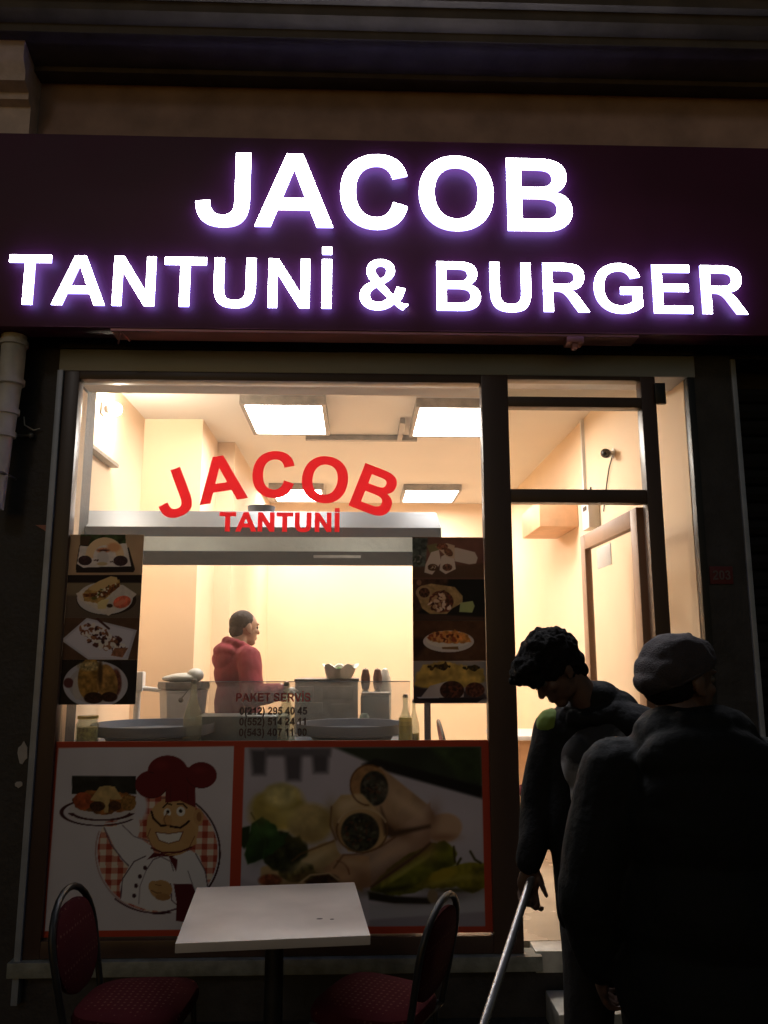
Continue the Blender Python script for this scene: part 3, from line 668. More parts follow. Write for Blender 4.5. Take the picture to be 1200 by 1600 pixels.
for a_ in ((760, 300, 120, 26, (232, 204, 170), .7, 35), (700, 395, 90, 26, (120, 84, 58), .7, 30), (860, 350, 30, 60, (130, 92, 70), .6, 10), (500, 290, 60, 24, (232, 210, 170), .8, -20), (450, 400, 20, 80, (140, 104, 70), .7, -10), (640, 520, 160, 24, (228, 190, 158), .6, -32), (700, 560, 160, 22, (120, 84, 64), .7, -32), (840, 470, 40, 60, (150, 108, 84), .5, 0), (350, 520, 110, 20, (230, 206, 160), .8, -28), (300, 600, 120, 20, (120, 92, 60), .6, -20), (520, 540, 60, 20, (226, 188, 150), .7, 10), (560, 610, 40, 50, (130, 90, 64), .6, 0), (470, 630, 60, 14, (120, 80, 52), .6, 0), (420, 340, 30, 60, (150, 128, 70), .6, 10), (250, 330, 50, 30, (222, 208, 130), .7, 0), (130, 320, 40, 60, (150, 136, 70), .5, 0), (340, 430, 60, 30, (140, 116, 70), .6, 0), (130, 470, 30, 60, (24, 46, 20), .7, 20), (170, 410, 30, 20, (80, 124, 66), .7, 0), (910, 430, 60, 16, (140, 96, 70), .6, 0), (760, 560, 120, 12, (190, 184, 100), .6, -32), (700, 650, 120, 14, (44, 44, 14), .8, -8), (900, 620, 100, 12, (190, 176, 80), .6, -12), (1010, 600, 60, 14, (176, 166, 74), .7, 0), (950, 655, 110, 12, (60, 56, 18), .8, 0), (880, 690, 150, 22, (60, 50, 44), .6, -6)): p.shade(*a_)

p.P([(640, 300), (668, 372), (700, 400), (760, 392), (850, 376), (850, 388), (770, 408), (690, 430), (655, 420)], (84, 60, 44), soft=16)
p.ring(590, 208, 80, 86, 6, (110, 74, 46), 90, 300); p.ring(560, 400, 108, 94, 6, (214, 188, 150), 200, 340); p.ring(560, 400, 108, 94, 6, (112, 80, 52), 340, 200)
p.L([(430, 300), (425, 380), (450, 440)], 7, (120, 88, 56), soft=6); p.L([(440, 445), (300, 500), (262, 530)], 6, (116, 84, 52), soft=6); p.L([(440, 560), (480, 505), (560, 500), (640, 470), (700, 430)], 6, (120, 84, 60), soft=6)
p.L([(600, 640), (700, 570), (800, 500), (850, 455)], 10, (96, 66, 50), soft=8); p.L([(300, 620), (340, 590), (420, 582), (460, 610)], 7, (228, 196, 150), soft=5)
p.blur(1)
p.E(860, 680, 22, 30, (150, 130, 100), soft=8); p.P([(30, 600), (150, 640), (140, 810), (30, 810)], (190, 184, 196), soft=20)
for q in ([(0, -60), (1200, -60), (1200, 42), (0, 46)], [(1066, -20), (1200, -20), (1200, 900), (1086, 900)], [(-60, 0), (60, 0), (35, 900), (-60, 900)], [(0, 808), (1200, 808), (1200, 950), (0, 950)]): p.P(q, REDB, soft=1.5)
tag(p.build('poster', MP), 'large red bordered poster of rolled wraps with green peppers on a plate', 'poster')

# --- the eight small food photographs
def small(x0, x1, z0, z1, base): return Paint(x0, x1, z0, z1, .0026, base)
G8 = 'small food photographs on the window'
LX0, LX1 = -1.484, -1.108
LZ = [2.212, 2.003, 1.785, 1.576, 1.356]
p = small(LX0, LX1, LZ[1], LZ[0], (176, 150, 120)).view(90, 825, 8.571)
p.mix(np.full(p.x.shape, .5), (186, 156, 124), tex=.15, ts=200)
p.P([(315, 85), (915, 85), (925, 260), (310, 260)], (58, 72, 40), tex=.5, ts=60); p.P([(310, 110), (460, 110), (420, 240), (310, 240)], (78, 58, 44), soft=10)
p.P([(250, 540), (300, 230), (960, 260), (1045, 555), (1020, 595), (260, 598)], (34, 24, 26))
p.P([(270, 480), (310, 240), (440, 245), (930, 205), (990, 515), (640, 520), (350, 530)], (222, 212, 206), tex=.06, ts=60)
p.ring(640, 380, 205, 200, 105, (228, 200, 160), 172, 8); p.E(760, 260, 90, 60, (216, 160, 116), soft=30); p.E(620, 300, 90, 35, (190, 130, 96), soft=14, tex=.4, ts=20); p.E(620, 300, 70, 14, (80, 40, 34), soft=12)
p.E(615, 400, 78, 90, (204, 196, 192), soft=10); p.E(375, 435, 92, 66, (66, 40, 44), tex=.35, ts=16); p.E(850, 440, 96, 70, (62, 40, 46), tex=.35, ts=16); p.E(605, 480, 70, 24, (196, 172, 130), soft=8)
p.bits(520, 430, 40, 14, [(90, 60, 50)], 6, 12); p.bits(740, 450, 40, 14, [(90, 60, 50)], 6, 12)
p.P([(0, 630), (1200, 630), (1200, 760), (0, 760)], (30, 20, 26))
tag(p.build('poster', MS), 'small photo of a ring shaped wrap on a black tray, topmost in the left column', 'poster', G8)
p = small(LX0, LX1, LZ[2], LZ[1]-.0002, (104, 90, 78)).view(90, 825, 8.571)
p.P([(0, 600), (1200, 600), (1200, 735), (0, 735)], (30, 20, 26)); p.P([(100, 735), (1200, 735), (1200, 900), (100, 900)], (130, 116, 94), soft=30)
p.E(660, 960, 400, 205, (52, 38, 36)); p.E(640, 940, 372, 215, (206, 202, 204)); p.P([(255, 875), (440, 790), (880, 760), (1065, 885), (990, 960), (690, 1175), (600, 1130), (300, 960)], (216, 208, 200), tex=.05, ts=40)
p.P([(340, 880), (430, 800), (600, 740), (830, 690), (850, 770), (640, 950), (540, 1010), (360, 970)], (176, 140, 82), tex=.25, ts=40, wob=6)
p.P([(420, 800), (560, 710), (720, 645), (800, 660), (820, 720), (700, 790), (540, 845), (440, 830)], (210, 182, 130), soft=8); p.P([(350, 880), (600, 860), (840, 730), (830, 790), (640, 930), (560, 930), (360, 920)], (120, 70, 40), tex=.5, ts=20)
p.bits(620, 850, 220, 36, [(90, 50, 34), (220, 214, 190), (96, 96, 44), (150, 90, 50)], 50, 17, rot=-28, seed=8); p.E(870, 990, 120, 80, (220, 108, 82), rot=-15, tex=.25, ts=30); p.E(850, 1000, 90, 30, (232, 140, 112), rot=-25, soft=20)
p.P([(540, 1000), (600, 960), (700, 950), (650, 1080), (545, 1085)], (222, 206, 150), soft=5); p.E(705, 1040, 40, 26, (70, 50, 34), soft=8)
tag(p.build('poster', MS), 'small photo of a filled sandwich with tomato, second down in the left column', 'poster', G8)
p = small(LX0, LX1, LZ[3], LZ[2]-.0002, (92, 66, 54)).view(60, 820, 3.3333)
p.mix(np.full(p.x.shape, .6), (96, 70, 56), tex=.25, ts=60)
p.P([(122, 600), (255, 484), (515, 548), (468, 702), (262, 700)], (196, 196, 210)); p.P([(140, 600), (258, 496), (500, 555), (455, 690), (265, 690)], (214, 212, 224))
p.bits(335, 590, 130, 50, [(84, 44, 44), (120, 72, 50), (230, 226, 226), (60, 30, 36), (150, 100, 70), (226, 220, 214)], 120, 12, rot=28, seed=11, soft=2); p.P([(400, 640), (470, 640), (440, 690), (380, 680)], (150, 100, 74), tex=.3, ts=10); p.L([(310, 490), (370, 540)], 12, (80, 40, 40))
tag(p.build('poster', MS), 'small photo of chocolate pieces on a square white plate, left column', 'poster', G8)
p = small(LX0, LX1, LZ[4], LZ[3]-.0002, (34, 28, 28)).view(60, 820, 3.3333)
p.P([(430, 705), (520, 705), (520, 930), (470, 930)], (40, 40, 46)); p.E(300, 830, 168, 122, (206, 206, 216)); p.E(300, 830, 140, 100, (190, 186, 190))
p.E(160, 822, 26, 26, (110, 60, 64), soft=6); p.E(205, 850, 24, 60, (206, 200, 196)); p.E(405, 820, 30, 70, (120, 70, 60), soft=8, tex=.3)
p.E(270, 800, 62, 110, (168, 130, 66), rot=4, tex=.35, ts=24, soft=4); p.E(360, 820, 55, 95, (176, 136, 76), rot=-8, tex=.35, ts=24, soft=4); p.E(290, 900, 50, 30, (60, 34, 26), soft=5, tex=.4, ts=8); p.E(372, 895, 42, 26, (66, 36, 28), soft=5, tex=.4, ts=8)
p.E(270, 735, 60, 24, (190, 170, 120), soft=12, tex=.4, ts=10); p.E(325, 770, 12, 70, (90, 66, 40), soft=10)
tag(p.build('poster', MS), 'small photo of two browned wraps on a round plate, lowest in the left column', 'poster', G8)
RX0, RX1 = .284, .658
RZ = [2.206, 1.986, 1.772, 1.568, 1.357]
p = small(RX0, RX1, RZ[1], RZ[0], (130, 84, 72)).view(640, 830, 5.714)
p.mix(np.full(p.x.shape, .6), (120, 84, 70), tex=.15, ts=90); p.P([(0, 60), (160, 60), (140, 320), (20, 330)], (88, 92, 84), tex=.5, ts=30, soft=20); p.P([(0, 330), (660, 290), (660, 420), (0, 420)], (96, 70, 54), soft=30)
p.P([(390, 150), (420, 150), (580, 190), (605, 240), (590, 290), (530, 298), (400, 270)], (206, 190, 176), soft=5); p.P([(150, 130), (240, 110), (260, 180), (200, 250)], (130, 120, 80), soft=10)
p.P([(190, 190), (260, 170), (280, 280), (230, 350), (200, 390), (130, 370), (140, 300)], (214, 196, 180), soft=5); p.P([(280, 230), (380, 170), (400, 270), (410, 340), (320, 385), (265, 350)], (212, 194, 178), soft=5)
p.P([(230, 140), (330, 110), (400, 130), (400, 250), (330, 230)], (206, 178, 150), soft=5); p.E(290, 140, 52, 28, (130, 80, 60), tex=.5, ts=10); p.E(345, 190, 46, 30, (120, 80, 58), tex=.5, ts=10, rot=40)
p.E(205, 325, 46, 32, (110, 80, 56), tex=.6, ts=9); p.E(335, 325, 44, 32, (120, 80, 60), tex=.6, ts=9); p.bits(205, 325, 36, 22, [(200, 180, 150), (90, 50, 40)], 10, 9); p.bits(60, 250, 50, 60, [(150, 140, 130), (70, 70, 60)], 14, 16, soft=8)
tag(p.build('poster', MS), 'small photo of pale rolled wraps on a brown ground, topmost in the right column', 'poster', G8)
p = small(RX0, RX1, RZ[2], RZ[1]-.0002, (36, 34, 32)).view(640, 830, 5.714)
p.P([(0, 400), (350, 410), (330, 480), (0, 790)], (84, 56, 44), soft=30, tex=.3, ts=40); p.P([(0, 730), (700, 770), (700, 800), (0, 800)], (80, 56, 46), soft=20)
p.P([(60, 560), (100, 490), (190, 470), (400, 500), (470, 580), (470, 640), (380, 690), (330, 740), (180, 740), (110, 690)], (176, 146, 100), soft=6, tex=.2, ts=30)
p.E(125, 550, 70, 62, (180, 150, 110)); p.E(130, 550, 48, 44, (90, 56, 44), tex=.6, ts=14); p.E(280, 630, 110, 98, (110, 66, 48), tex=.5, ts=18)
p.bits(275, 630, 100, 88, [(220, 190, 160), (120, 60, 46), (84, 46, 36), (190, 150, 110), (230, 206, 186)], 55, 20, seed=14); p.P([(450, 640), (560, 625), (578, 670), (555, 728), (440, 722)], (166, 176, 120), soft=6); p.E(82, 460, 22, 26, (150, 110, 84), soft=8)
tag(p.build('poster', MS), 'small photo of a chunky filled wrap with lime, second down, right column', 'poster', G8)
p = small(RX0, RX1, RZ[3], RZ[2]-.0002, (92, 60, 42)).view(640, 830, 5.714)
p.mix(np.full(p.x.shape, .6), (94, 62, 44), tex=.3, ts=70); p.P([(0, 940), (40, 950), (200, 960), (60, 1130), (0, 1130)], (60, 40, 32), soft=40)
p.E(345, 985, 226, 96, (206, 196, 192)); p.E(345, 970, 200, 72, (222, 212, 200)); p.P([(150, 950), (200, 905), (400, 885), (520, 920), (550, 990), (420, 1005), (200, 990)], (208, 140, 72), soft=8, tex=.3, ts=30, wob=8); p.bits(300, 950, 140, 34, [(150, 74, 44), (214, 150, 90), (110, 56, 36)], 30, 18, seed=3)
p.P([(285, 1035), (430, 1030), (435, 1058), (290, 1052)], (134, 100, 60), soft=5)
tag(p.build('poster', MS), 'small photo of an oval plate of orange food, third down in the right column', 'poster', G8)
p = small(RX0, RX1, RZ[4], RZ[3]-.0002, (150, 142, 140)).view(640, 830, 5.714)
p.P([(50, 1290), (120, 1190), (300, 1165), (660, 1230), (670, 1340), (400, 1420), (40, 1400)], (188, 158, 84), soft=14, tex=.25, ts=60, wob=10); p.bits(250, 1210, 110, 24, [(86, 62, 30), (60, 44, 26)], 16, 20); p.bits(540, 1220, 80, 22, [(86, 62, 30), (60, 50, 30)], 14, 20)
p.P([(30, 1380), (120, 1400), (660, 1440), (700, 1500), (30, 1540)], (70, 58, 62), soft=20); p.P([(100, 1480), (180, 1380), (330, 1340), (480, 1400), (480, 1480), (300, 1500)], (186, 176, 176), soft=6)
p.E(375, 1420, 108, 84, (74, 44, 36), tex=.5, ts=22, soft=6); p.E(580, 1415, 86, 66, (96, 56, 44), tex=.5, ts=18, soft=6); p.bits(380, 1420, 80, 60, [(110, 60, 44), (50, 34, 30)], 20, 16, seed=2); p.P([(50, 1484), (660, 1490), (600, 1530), (180, 1530)], (40, 34, 40), soft=6); p.P([(60, 1480), (260, 1478), (260, 1490), (80, 1492)], (190, 186, 196), soft=4)
tag(p.build('poster', MS), 'small photo of wrap ends beside yellow bread, lowest in the right column', 'poster', G8)
# ------------------------------------------------------------------ ceiling lights and fittings
M['tube'] = emis('lit_diffuser', (1.0, .94, .86), 38)
M['bulb'] = emis('lit_bulb', (1.0, .86, .66), 700)
def ceiling_light(x0, x1, y0, y1, lab):
    t = thing('ceiling_light', ((x0+x1)/2, (y0+y1)/2, CZ), lab, 'ceiling light', 'lit ceiling panels')
    f = MB(); f.box(x0, x1, y0, y0+.03, CZ-.07, CZ-.002); f.box(x0, x1, y1-.03, y1, CZ-.07, CZ-.002); f.box(x0, x0+.03, y0+.03, y1-.03, CZ-.07, CZ-.002); f.box(x1-.03, x1, y0+.03, y1-.03, CZ-.07, CZ-.002)
    f.build('frame', M['steel2'], t)
    Bx('diffuser', M['tube'], x0+.031, x1-.031, y0+.031, y1-.031, CZ-.06, CZ-.02, t)
ceiling_light(-.86, -.24, 1.42, 2.25, 'left of the two lit white ceiling panels nearest the window')
ceiling_light(.42, 1.04, 1.45, 2.28, 'right of the two lit white ceiling panels nearest the window')
ceiling_light(-.98, -.38, 4.45, 5.2, 'lit white ceiling panel at the back, behind the letter C')
ceiling_light(.50, 1.14, 4.45, 5.2, 'lit white ceiling panel at the back, right of the letter B')
t = thing('wall_lamp', (XL, 1.0, 3.2), 'small bright bulb high on the left wall behind the window corner', 'lamp')
MB().box(XL, XL+.02, .96, 1.04, 3.16, 3.24, .005).cap((XL+.01, 1, 3.2), (XL+.05, 1, 3.2), .02, .03).build('base', M['white'], t)
MB().ell((XL+.09, 1, 3.2), .042).build('bulb', M['bulb'], t)
ct = MB().box(-.45, .50, 2.46, 2.50, CZ-.05, CZ-.002).box(.33, .37, 1.95, 2.459, CZ-.05, CZ-.002).build('cable_channel', M['steel2'])
tag(ct, 'thin grey cable channel across the ceiling between the front lights', 'cable channel')
sh = MB().box(XL, XL+.06, .50, 1.25, 2.86, 2.885).build('wall_rail', M['steel2']); tag(sh, 'thin dark rail on the left wall below the bright bulb', 'rail')

# camera, cable and boxes on the right hand wall
t = thing('security_camera', (XR, 1.25, 2.99), 'small dark security camera high on the right wall above the white box', 'camera')
MB().cap((XR-.005, 1.25, 2.99), (XR-.05, 1.22, 2.985), .018, .014).cone((XR, 1.25, 2.99), (XR-.008, 1.25, 2.99), .035, .035).build('mount', M['white'], t)
MB().cone((XR-.05, 1.24, 2.985), (XR-.085, 1.17, 2.97), .032, .032, 20).ell((XR-.085, 1.17, 2.97), (.026, .026, .026)).build('body', M['blackp'], t)
cbm = MB().tube([(XR-.01, 1.25, 2.97), (XR-.012, 1.33, 2.90), (XR-.012, 1.40, 2.80), (XR-.012, 1.46, 2.70), (XR-.012, 1.5, 2.62)], .005).build('cable', M['blackp'], t)
t = thing('alarm_box', (XR, 1.75, 2.6), 'white box with a black antenna on the right wall below the camera', 'box')
MB().box(XR-.09, XR, 1.62, 1.80, 2.52, 2.74, .012).build('body', M['white'], t)
MB().cap((XR-.05, 1.66, 2.74), (XR-.05, 1.66, 2.83), .008, .007).build('antenna', M['blackp'], t)
MB().box(XR-.095, XR-.091, 1.66, 1.74, 2.66, 2.69).build('display', M['blackp'], t)
MB().box(XR-.025, XR, 1.93, 1.96, 2.74, 3.44).build('conduit', M['white'], bld)
wb = MB().box(XR-.32, XR-.002, 2.2, 2.9, 2.62, 2.84, .01).build('wall_cabinet', M['wood']); tag(wb, 'pale beige cabinet on the right wall just left of the white box', 'cabinet')

# ------------------------------------------------------------------ extractor hood
t = thing('extractor_hood', (-.6, .9, 1.1), 'long brushed steel extractor hood over the counter behind the window lettering', 'extractor hood')
hb = MB(); hb.prism([(.45, 2.272), (.45, 2.328), (.74, 2.472), (1.30, 2.472), (1.30, 2.462), (.744, 2.462), (.46, 2.322), (.46, 2.272)], -1.695, .47)
hb.prism([(.452, 2.274), (.452, 2.328), (.742, 2.470), (1.298, 2.470), (1.298, 2.274)], .471, .485)
hb.build('canopy', M['steel'], t, smooth=False)
Bx('back_panel', M['bag'], -1.695, .469, 1.285, 1.298, 2.292, 2.460, t)
Bx('rail', mat('soot_black', (.008, .008, .008), .9, spec=.1), -1.695, .469, 1.25, 1.298, 2.198, 2.29, t, .004)
for x_ in (.375, -1.66): Bx('post', M['black'], x_, x_+.035, .42, .455, FZ, 2.27, t, .003)
M['htube'] = emis('lit_hood_tube', (1, .90, .72), 30)
MB().cap((-1.60, .56, 2.345), (-1.0, .56, 2.345), .013, .013).build('lamp_tube', M['htube'], t)
MB().cap((-.25, .56, 2.345), (.35, .56, 2.345), .013, .013).build('lamp_tube', M['htube'], t)
vn = MB().box(-.30, .02, 1.235, 1.249, 2.245, 2.262).build('vent', M['steel2'], t)
tag(MB().lathe([(0, 0), (.075, 0), (.085, .06), (.088, .06), (.082, .0), (0, .004)], (-.62, .92, 2.474)).build('bowl', M['steel']), 'small steel bowl standing on top of the extractor hood', 'bowl')

# ------------------------------------------------------------------ counter with everything on it
CT = 1.10
t = thing('counter', (-.7, .7, FZ), 'steel topped kitchen counter behind the lower window posters', 'counter')
MB().box(-1.69, .34, .26, 1.0, FZ, CT-.03).box(-1.69, -.98, 1.001, 1.5, FZ, CT-.03).box(-.42, .34, 1.001, 1.5, FZ, CT-.03).build('base', M['steel2'], t)
MB().box(-1.69, .35, .25, 1.0, CT-.029, CT, .004).box(-1.69, -.97, 1.001, 1.51, CT-.029, CT, .004).box(-.43, .35, 1.001, 1.51, CT-.029, CT, .004).build('counter_top', M['steel'], t)
gd = thing('glass_guard', (-.35, .965, CT), 'low clear glass guard standing along the counter in front of the cook', 'glass guard')
Bx('glass', M['guard'], -.965, .33, .95, .958, CT+.002, 1.432, gd)
Bx('rail', M['steel'], -.965, .33, .948, .96, 1.433, 1.438, gd)
M['teal'] = mat('dark_teal_metal', (.13, .16, .165), .45, metal=.3, var=.15)
tag(Bx('steel_case', M['teal'], -.94, -.41, .66, .93, CT+.002, 1.248, None, .006), 'low dark teal case on the counter in front of the cook', 'case')
def tray(cx_, cy_, r_, lab):
    t = thing('griddle', (cx_, cy_, CT), lab, 'griddle', 'round griddles on the counter')
    MB().lathe([(0, .072), (r_-.03, .072), (r_-.01, .112), (r_, .114), (r_+.002, .108), (r_, .062), (r_-.03, .052), (0, .052)], (cx_, cy_, CT), 64).build('pan', M['steel'], t)
    MB().lathe([(0, .0), (r_-.10, 0), (r_-.07, .05), (0, .05)], (cx_, cy_, CT+.001), 40).build('burner', M['black'], t)
tray(-1.17, .64, .345, 'round steel griddle at the left end of the counter under the white bin')
tray(-.03, .62, .315, 'round steel griddle at the right end of the counter in front of the steel box')
# white bin with cloth on its lid
t = thing('food_bin', (-1.13, 1.25, CT), 'white lidded food bin on the counter with a cloth on its lid', 'bin')
MB().lathe([(0, 0), (.135, 0), (.155, .26), (.16, .262), (.16, .275), (0, .275)], (-1.13, 1.22, CT+.002), 6).build('body', M['white'], t)
MB().lathe([(0, .28), (.165, .28), (.17, .30), (.165, .325), (0, .33)], (-1.13, 1.22, CT+.002), 6).build('lid', M['steel2'], t)
MB().ell((-1.12, 1.2, CT+.355), (.12, .10, .03)).ell((-1.05, 1.18, CT+.37), (.055, .06, .045)).ell((-1.20, 1.17, CT+.35), (.06, .05, .02)).build('cloth', M['bag'], t)
# swing top bottle and another bottle
def bottle(x, y, r_, h_, m, lab, grp=None, liquid=None, lv=.55):
    t = thing('bottle', (x, y, CT), lab, 'bottle', grp)
    MB().lathe([(0, .0), (r_*.9, 0), (r_, .015), (r_, h_*.42), (r_*.85, h_*.55), (r_*.38, h_*.78), (r_*.33, h_*.95), (r_*.4, h_*.96), (r_*.4, h_), (r_*.28, h_), (r_*.25, h_*.8), (r_*.75, h_*.54), (r_*.92, h_*.42), (r_*.92, .02), (0, .012)], (x, y, CT+.003), 28).build('glass', m, t)
    MB().lathe([(0, h_*.985), (r_*.3, h_*.985), (r_*.36, h_*1.01), (r_*.3, h_*1.05), (0, h_*1.06)], (x, y, CT+.003), 16).build('stopper', M['steel2'], t)
    if liquid: MB().lathe([(0, .02), (r_*.88, .022), (r_*.88, h_*lv*.75), (0, h_*lv*.75)], (x, y, CT+.003), 24).build('contents', liquid, t)
    return t
bt = bottle(-.905, .42, .052, .345, M['clear'], 'clear glass bottle with a hanging swing stopper between the griddle and the dark case')
MB().tube([(-.92, .40, 1.425), (-.945, .395, 1.39), (-.965, .395, 1.365)], .003).ell((-.968, .395, 1.355), .014).build('clip', M['steel2'], bt)
bottle(-.395, .45, .05, .33, M['clear'], 'clear bottle standing behind the phone numbers below the gloved hand')
bottle(.262, .22+.09, .04, .27, M['clear'], 'clear bottle of yellow oil at the right edge of the counter', 'yellow oil and pickle containers', M['oil'], .8)
bottle(.315, .40, .03, .24, M['clear'], 'second oil bottle just right of the yellow one beside the black hood post', None, M['oil'], .4)
t = thing('pickle_jar', (-1.44, .31, CT), 'glass jar of yellow pickled peppers at the left end of the counter', 'jar')
MB().lathe([(0, 0), (.055, 0), (.06, .02), (.06, .13), (.05, .148), (.05, .16), (.044, .16), (.044, .146), (.055, .128), (.055, .02), (0, .012)], (-1.44, .31, CT+.002), 28).build('glass', M['clear'], t)
MB().lathe([(0, .014), (.052, .02), (.052, .118), (0, .122)], (-1.44, .31, CT+.002), 20).build('contents', M['pickle'], t)
MB().lathe([(0, .162), (.053, .162), (.053, .178), (0, .18)], (-1.44, .31, CT+.002), 24).build('lid', M['oil'], t)
# tap and pipe at the left
t = thing('tap', (-1.42, 1.3, CT), 'pale tap pipe with a square head at the left end of the counter', 'tap')
MB().cap((-1.46, 1.35, CT+.02), (-1.46, 1.35, CT+.33), .022, .022).cone((-1.46, 1.35, CT+.001), (-1.46, 1.35, CT+.02), .045, .04).build('pipe', M['white'], t)
MB().box(-1.50, -1.42, 1.31, 1.39, CT+.26, CT+.39, .01).cap((-1.42, 1.35, CT+.28), (-1.30, 1.3, CT+.27), .016, .014).build('head', M['white'], t)
# stack of drawers, bag, dispensers
t = thing('drawer_unit', (-.2, 1.28, CT), 'grey steel food container unit on the counter at the cook\'s hand', 'container')
MB().box(-.40, .005, 1.12, 1.42, CT+.002, 1.43, .008).build('body', M['steel2'], t)
for (a, b, c_, d_) in ((-.38, -.28, 1.33, 1.40), (-.22, -.03, 1.32, 1.40), (-.38, -.22, 1.23, 1.30), (-.17, -.04, 1.21, 1.29), (-.38, -.06, 1.12, 1.19)):
    Bx('drawer', M['steel2'], a, b, 1.108, 1.118, c_, d_, t, .004)
Bx('lid', M['black'], -.405, .012, 1.11, 1.43, 1.432, 1.446, t, .003)
t = thing('food_bag', (-.13, 1.25, 1.447), 'open white plastic bag with green leaves on the steel container', 'bag')
bg_ = MB().lathe([(0, 0), (.08, 0), (.095, .03), (.10, .055), (.115, .078), (.09, .075), (.085, .03), (.06, .008), (0, .008)], (-.12, 1.25, 1.448), 26)
for v_ in bg_.b.verts:
    a_ = math.atan2(v_.co.y-1.25, v_.co.x+.12); h_ = (v_.co.z-1.448)/.08; s_ = 1+h_*(.12*math.sin(3*a_+1)+.07*math.sin(7*a_)); v_.co.x = -.12+(v_.co.x+.12)*s_; v_.co.y = 1.25+(v_.co.y-1.25)*s_; v_.co.z += h_*.018*math.sin(5*a_)
bg_.build('bag', M['bag'], t)
lv = MB()
for k in range(16): lv.ell((-.12+random.uniform(-.05, .05), 1.25+random.uniform(-.05, .05), 1.47+random.uniform(0, .03)), (.025, .02, .012), Euler((random.random()*3, random.random()*3, 0)).to_matrix(), 1)
lv.build('leaves', M['green'], t)
for x_, lab in ((.055, 'left of two dark brown sauce dispensers behind the grey bin'), (.135, 'right of two dark brown sauce dispensers behind the grey bin')):
    t = thing('dispenser', (x_, 1.3, CT), lab, 'dispenser', 'dark sauce dispensers')
    MB().lathe([(0, 0), (.03, 0), (.032, .02), (.032, .22), (.022, .26), (0, .28)], (x_, 1.3, CT+.002), 20).build('body', M['blackp'], t)
    MB().lathe([(0, .283), (.022, .27), (.030, .31), (.031, .35), (.02, .40), (0, .41)], (x_, 1.3, CT+.002), 20).build('cap', mat('brown_cap', (.12, .05, .04), .4), t)
wj = MB().lathe([(0, 0), (.04, 0), (.045, .25), (.04, .34), (.02, .40), (0, .41)], (.185, 1.36, CT+.002), 20).build('jug', M['bag']); tag(wj, 'white plastic jug behind the right dark dispenser', 'jug')
gb = thing('grey_bin', (.1, 1.13, CT), 'dark grey bin with a rim standing right of the steel container', 'bin')
MB().box(.035, .205, 1.06, 1.20, CT+.002, 1.345, .01).build('body', M['teal'], gb)
MB().box(.028, .212, 1.053, 1.207, 1.346, 1.362, .004).build('rim', M['steel2'], gb)
cu = MB().lathe([(0, 0), (.035, 0), (.03, .12), (.02, .135), (0, .137)], (.045, 1.0, CT+.002), 20).build('cup', mat('green_cup', (.22, .32, .26), .4)); tag(cu, 'small upturned green cup in front of the grey bin', 'cup')

# ------------------------------------------------------------------ banquet chairs
def make_chair(loc, rz, label):
    t = thing('banquet_chair', (0, 0, 0), label, 'chair', 'burgundy banquet chairs')
    # seat pad: rounded, wider at the front
    b = MB(); n = 28; top = []
    def outline(k, s_):
        a = 2*PI*k/n; cx_, sy_ = math.cos(a), math.sin(a); e = .55
        x = .205*s_*math.copysign(abs(cx_)**e, cx_); y = .205*s_*math.copysign(abs(sy_)**e, sy_)*(1+.10*x/.2); return x, y
    rings = []
    for z, s_ in ((.415, .93), (.425, .99), (.445, 1.0), (.462, .96), (.472, .85), (.477, .5)):
        rings.append([b.b.verts.new((*outline(k, s_), z)) for k in range(n)])
    for A, B in zip(rings, rings[1:]):
        for k in range(n): b.b.faces.new((A[k], A[(k+1) % n], B[(k+1) % n], B[k]))
    b.b.faces.new(rings[0][::-1]); b.b.faces.new(rings[-1]); b.build('seat', M['fabric'], t)
    lean = lambda z: -.195-(z-.42)*.20
    loop = []
    for k in range(13):
        a = PI*k/12; y = -.185*math.cos(a); z = .665+.175*math.sin(a); loop.append((lean(z), y, z))
    left = [(lean(z), -.165-.02*(z-.42)/.245, z) for z in (.42, .50, .58)]; right = [(x, -y, z) for x, y, z in left][::-1]
    MB().tube(left+loop+right, .0125, 12).build('back_frame', M['black'], t)
    pb = MB(); n = 30; pr = []
    for off, s_ in ((-.012, .93), (-.006, 1), (.010, 1), (.018, .9)):
        ring = []
        for k in range(n):
            a = 2*PI*k/n; y = .174*s_*math.copysign(abs(math.cos(a))**.75, math.cos(a)); z = .625+(.172 if math.sin(a) > 0 else .13)*s_*math.copysign(abs(math.sin(a))**.8, math.sin(a))
            ring.append(pb.b.verts.new((lean(z)+off, y*(1-.1*(.63-z)/.12 if z < .63 else 1), z)))
        pr.append(ring)
    for A, B in zip(pr, pr[1:]):
        for k in range(n): pb.b.faces.new((A[k], A[(k+1) % n], B[(k+1) % n], B[k]))
    pb.b.faces.new(pr[0][::-1]); pb.b.faces.new(pr[-1]); pb.build('backrest', M['fabric'], t)
    MB().tube([(-.19, -.17, .408), (.17, -.18, .408), (.17, .18, .408), (-.19, .17, .408)], .011, 10, True).build('seat_frame', M['black'], t)
    for sx, sy in ((1, -1), (1, 1), (-1, -1), (-1, 1)):
        MB().tube([(.165*sx, .17*sy, .405), (.175*sx, .175*sy, .2), (.19*sx+(.0 if sx > 0 else -.03), .185*sy, .008)], .011, 10).cone((.19*sx+(.0 if sx > 0 else -.03), .185*sy, .0), (.19*sx+(.0 if sx > 0 else -.03), .185*sy, .02), .014, .014).build('leg', M['black'], t)
    t.location = loc; t.rotation_euler = (0, 0, rz); return t
def fix_children(t):
    for c in bpy.data.objects:
        if c.parent == t: c.matrix_parent_inverse = Matrix()
ch = make_chair((-.80, -.93, GZ), R(-4), 'burgundy dotted banquet chair at the left side of the white table'); fix_children(ch)
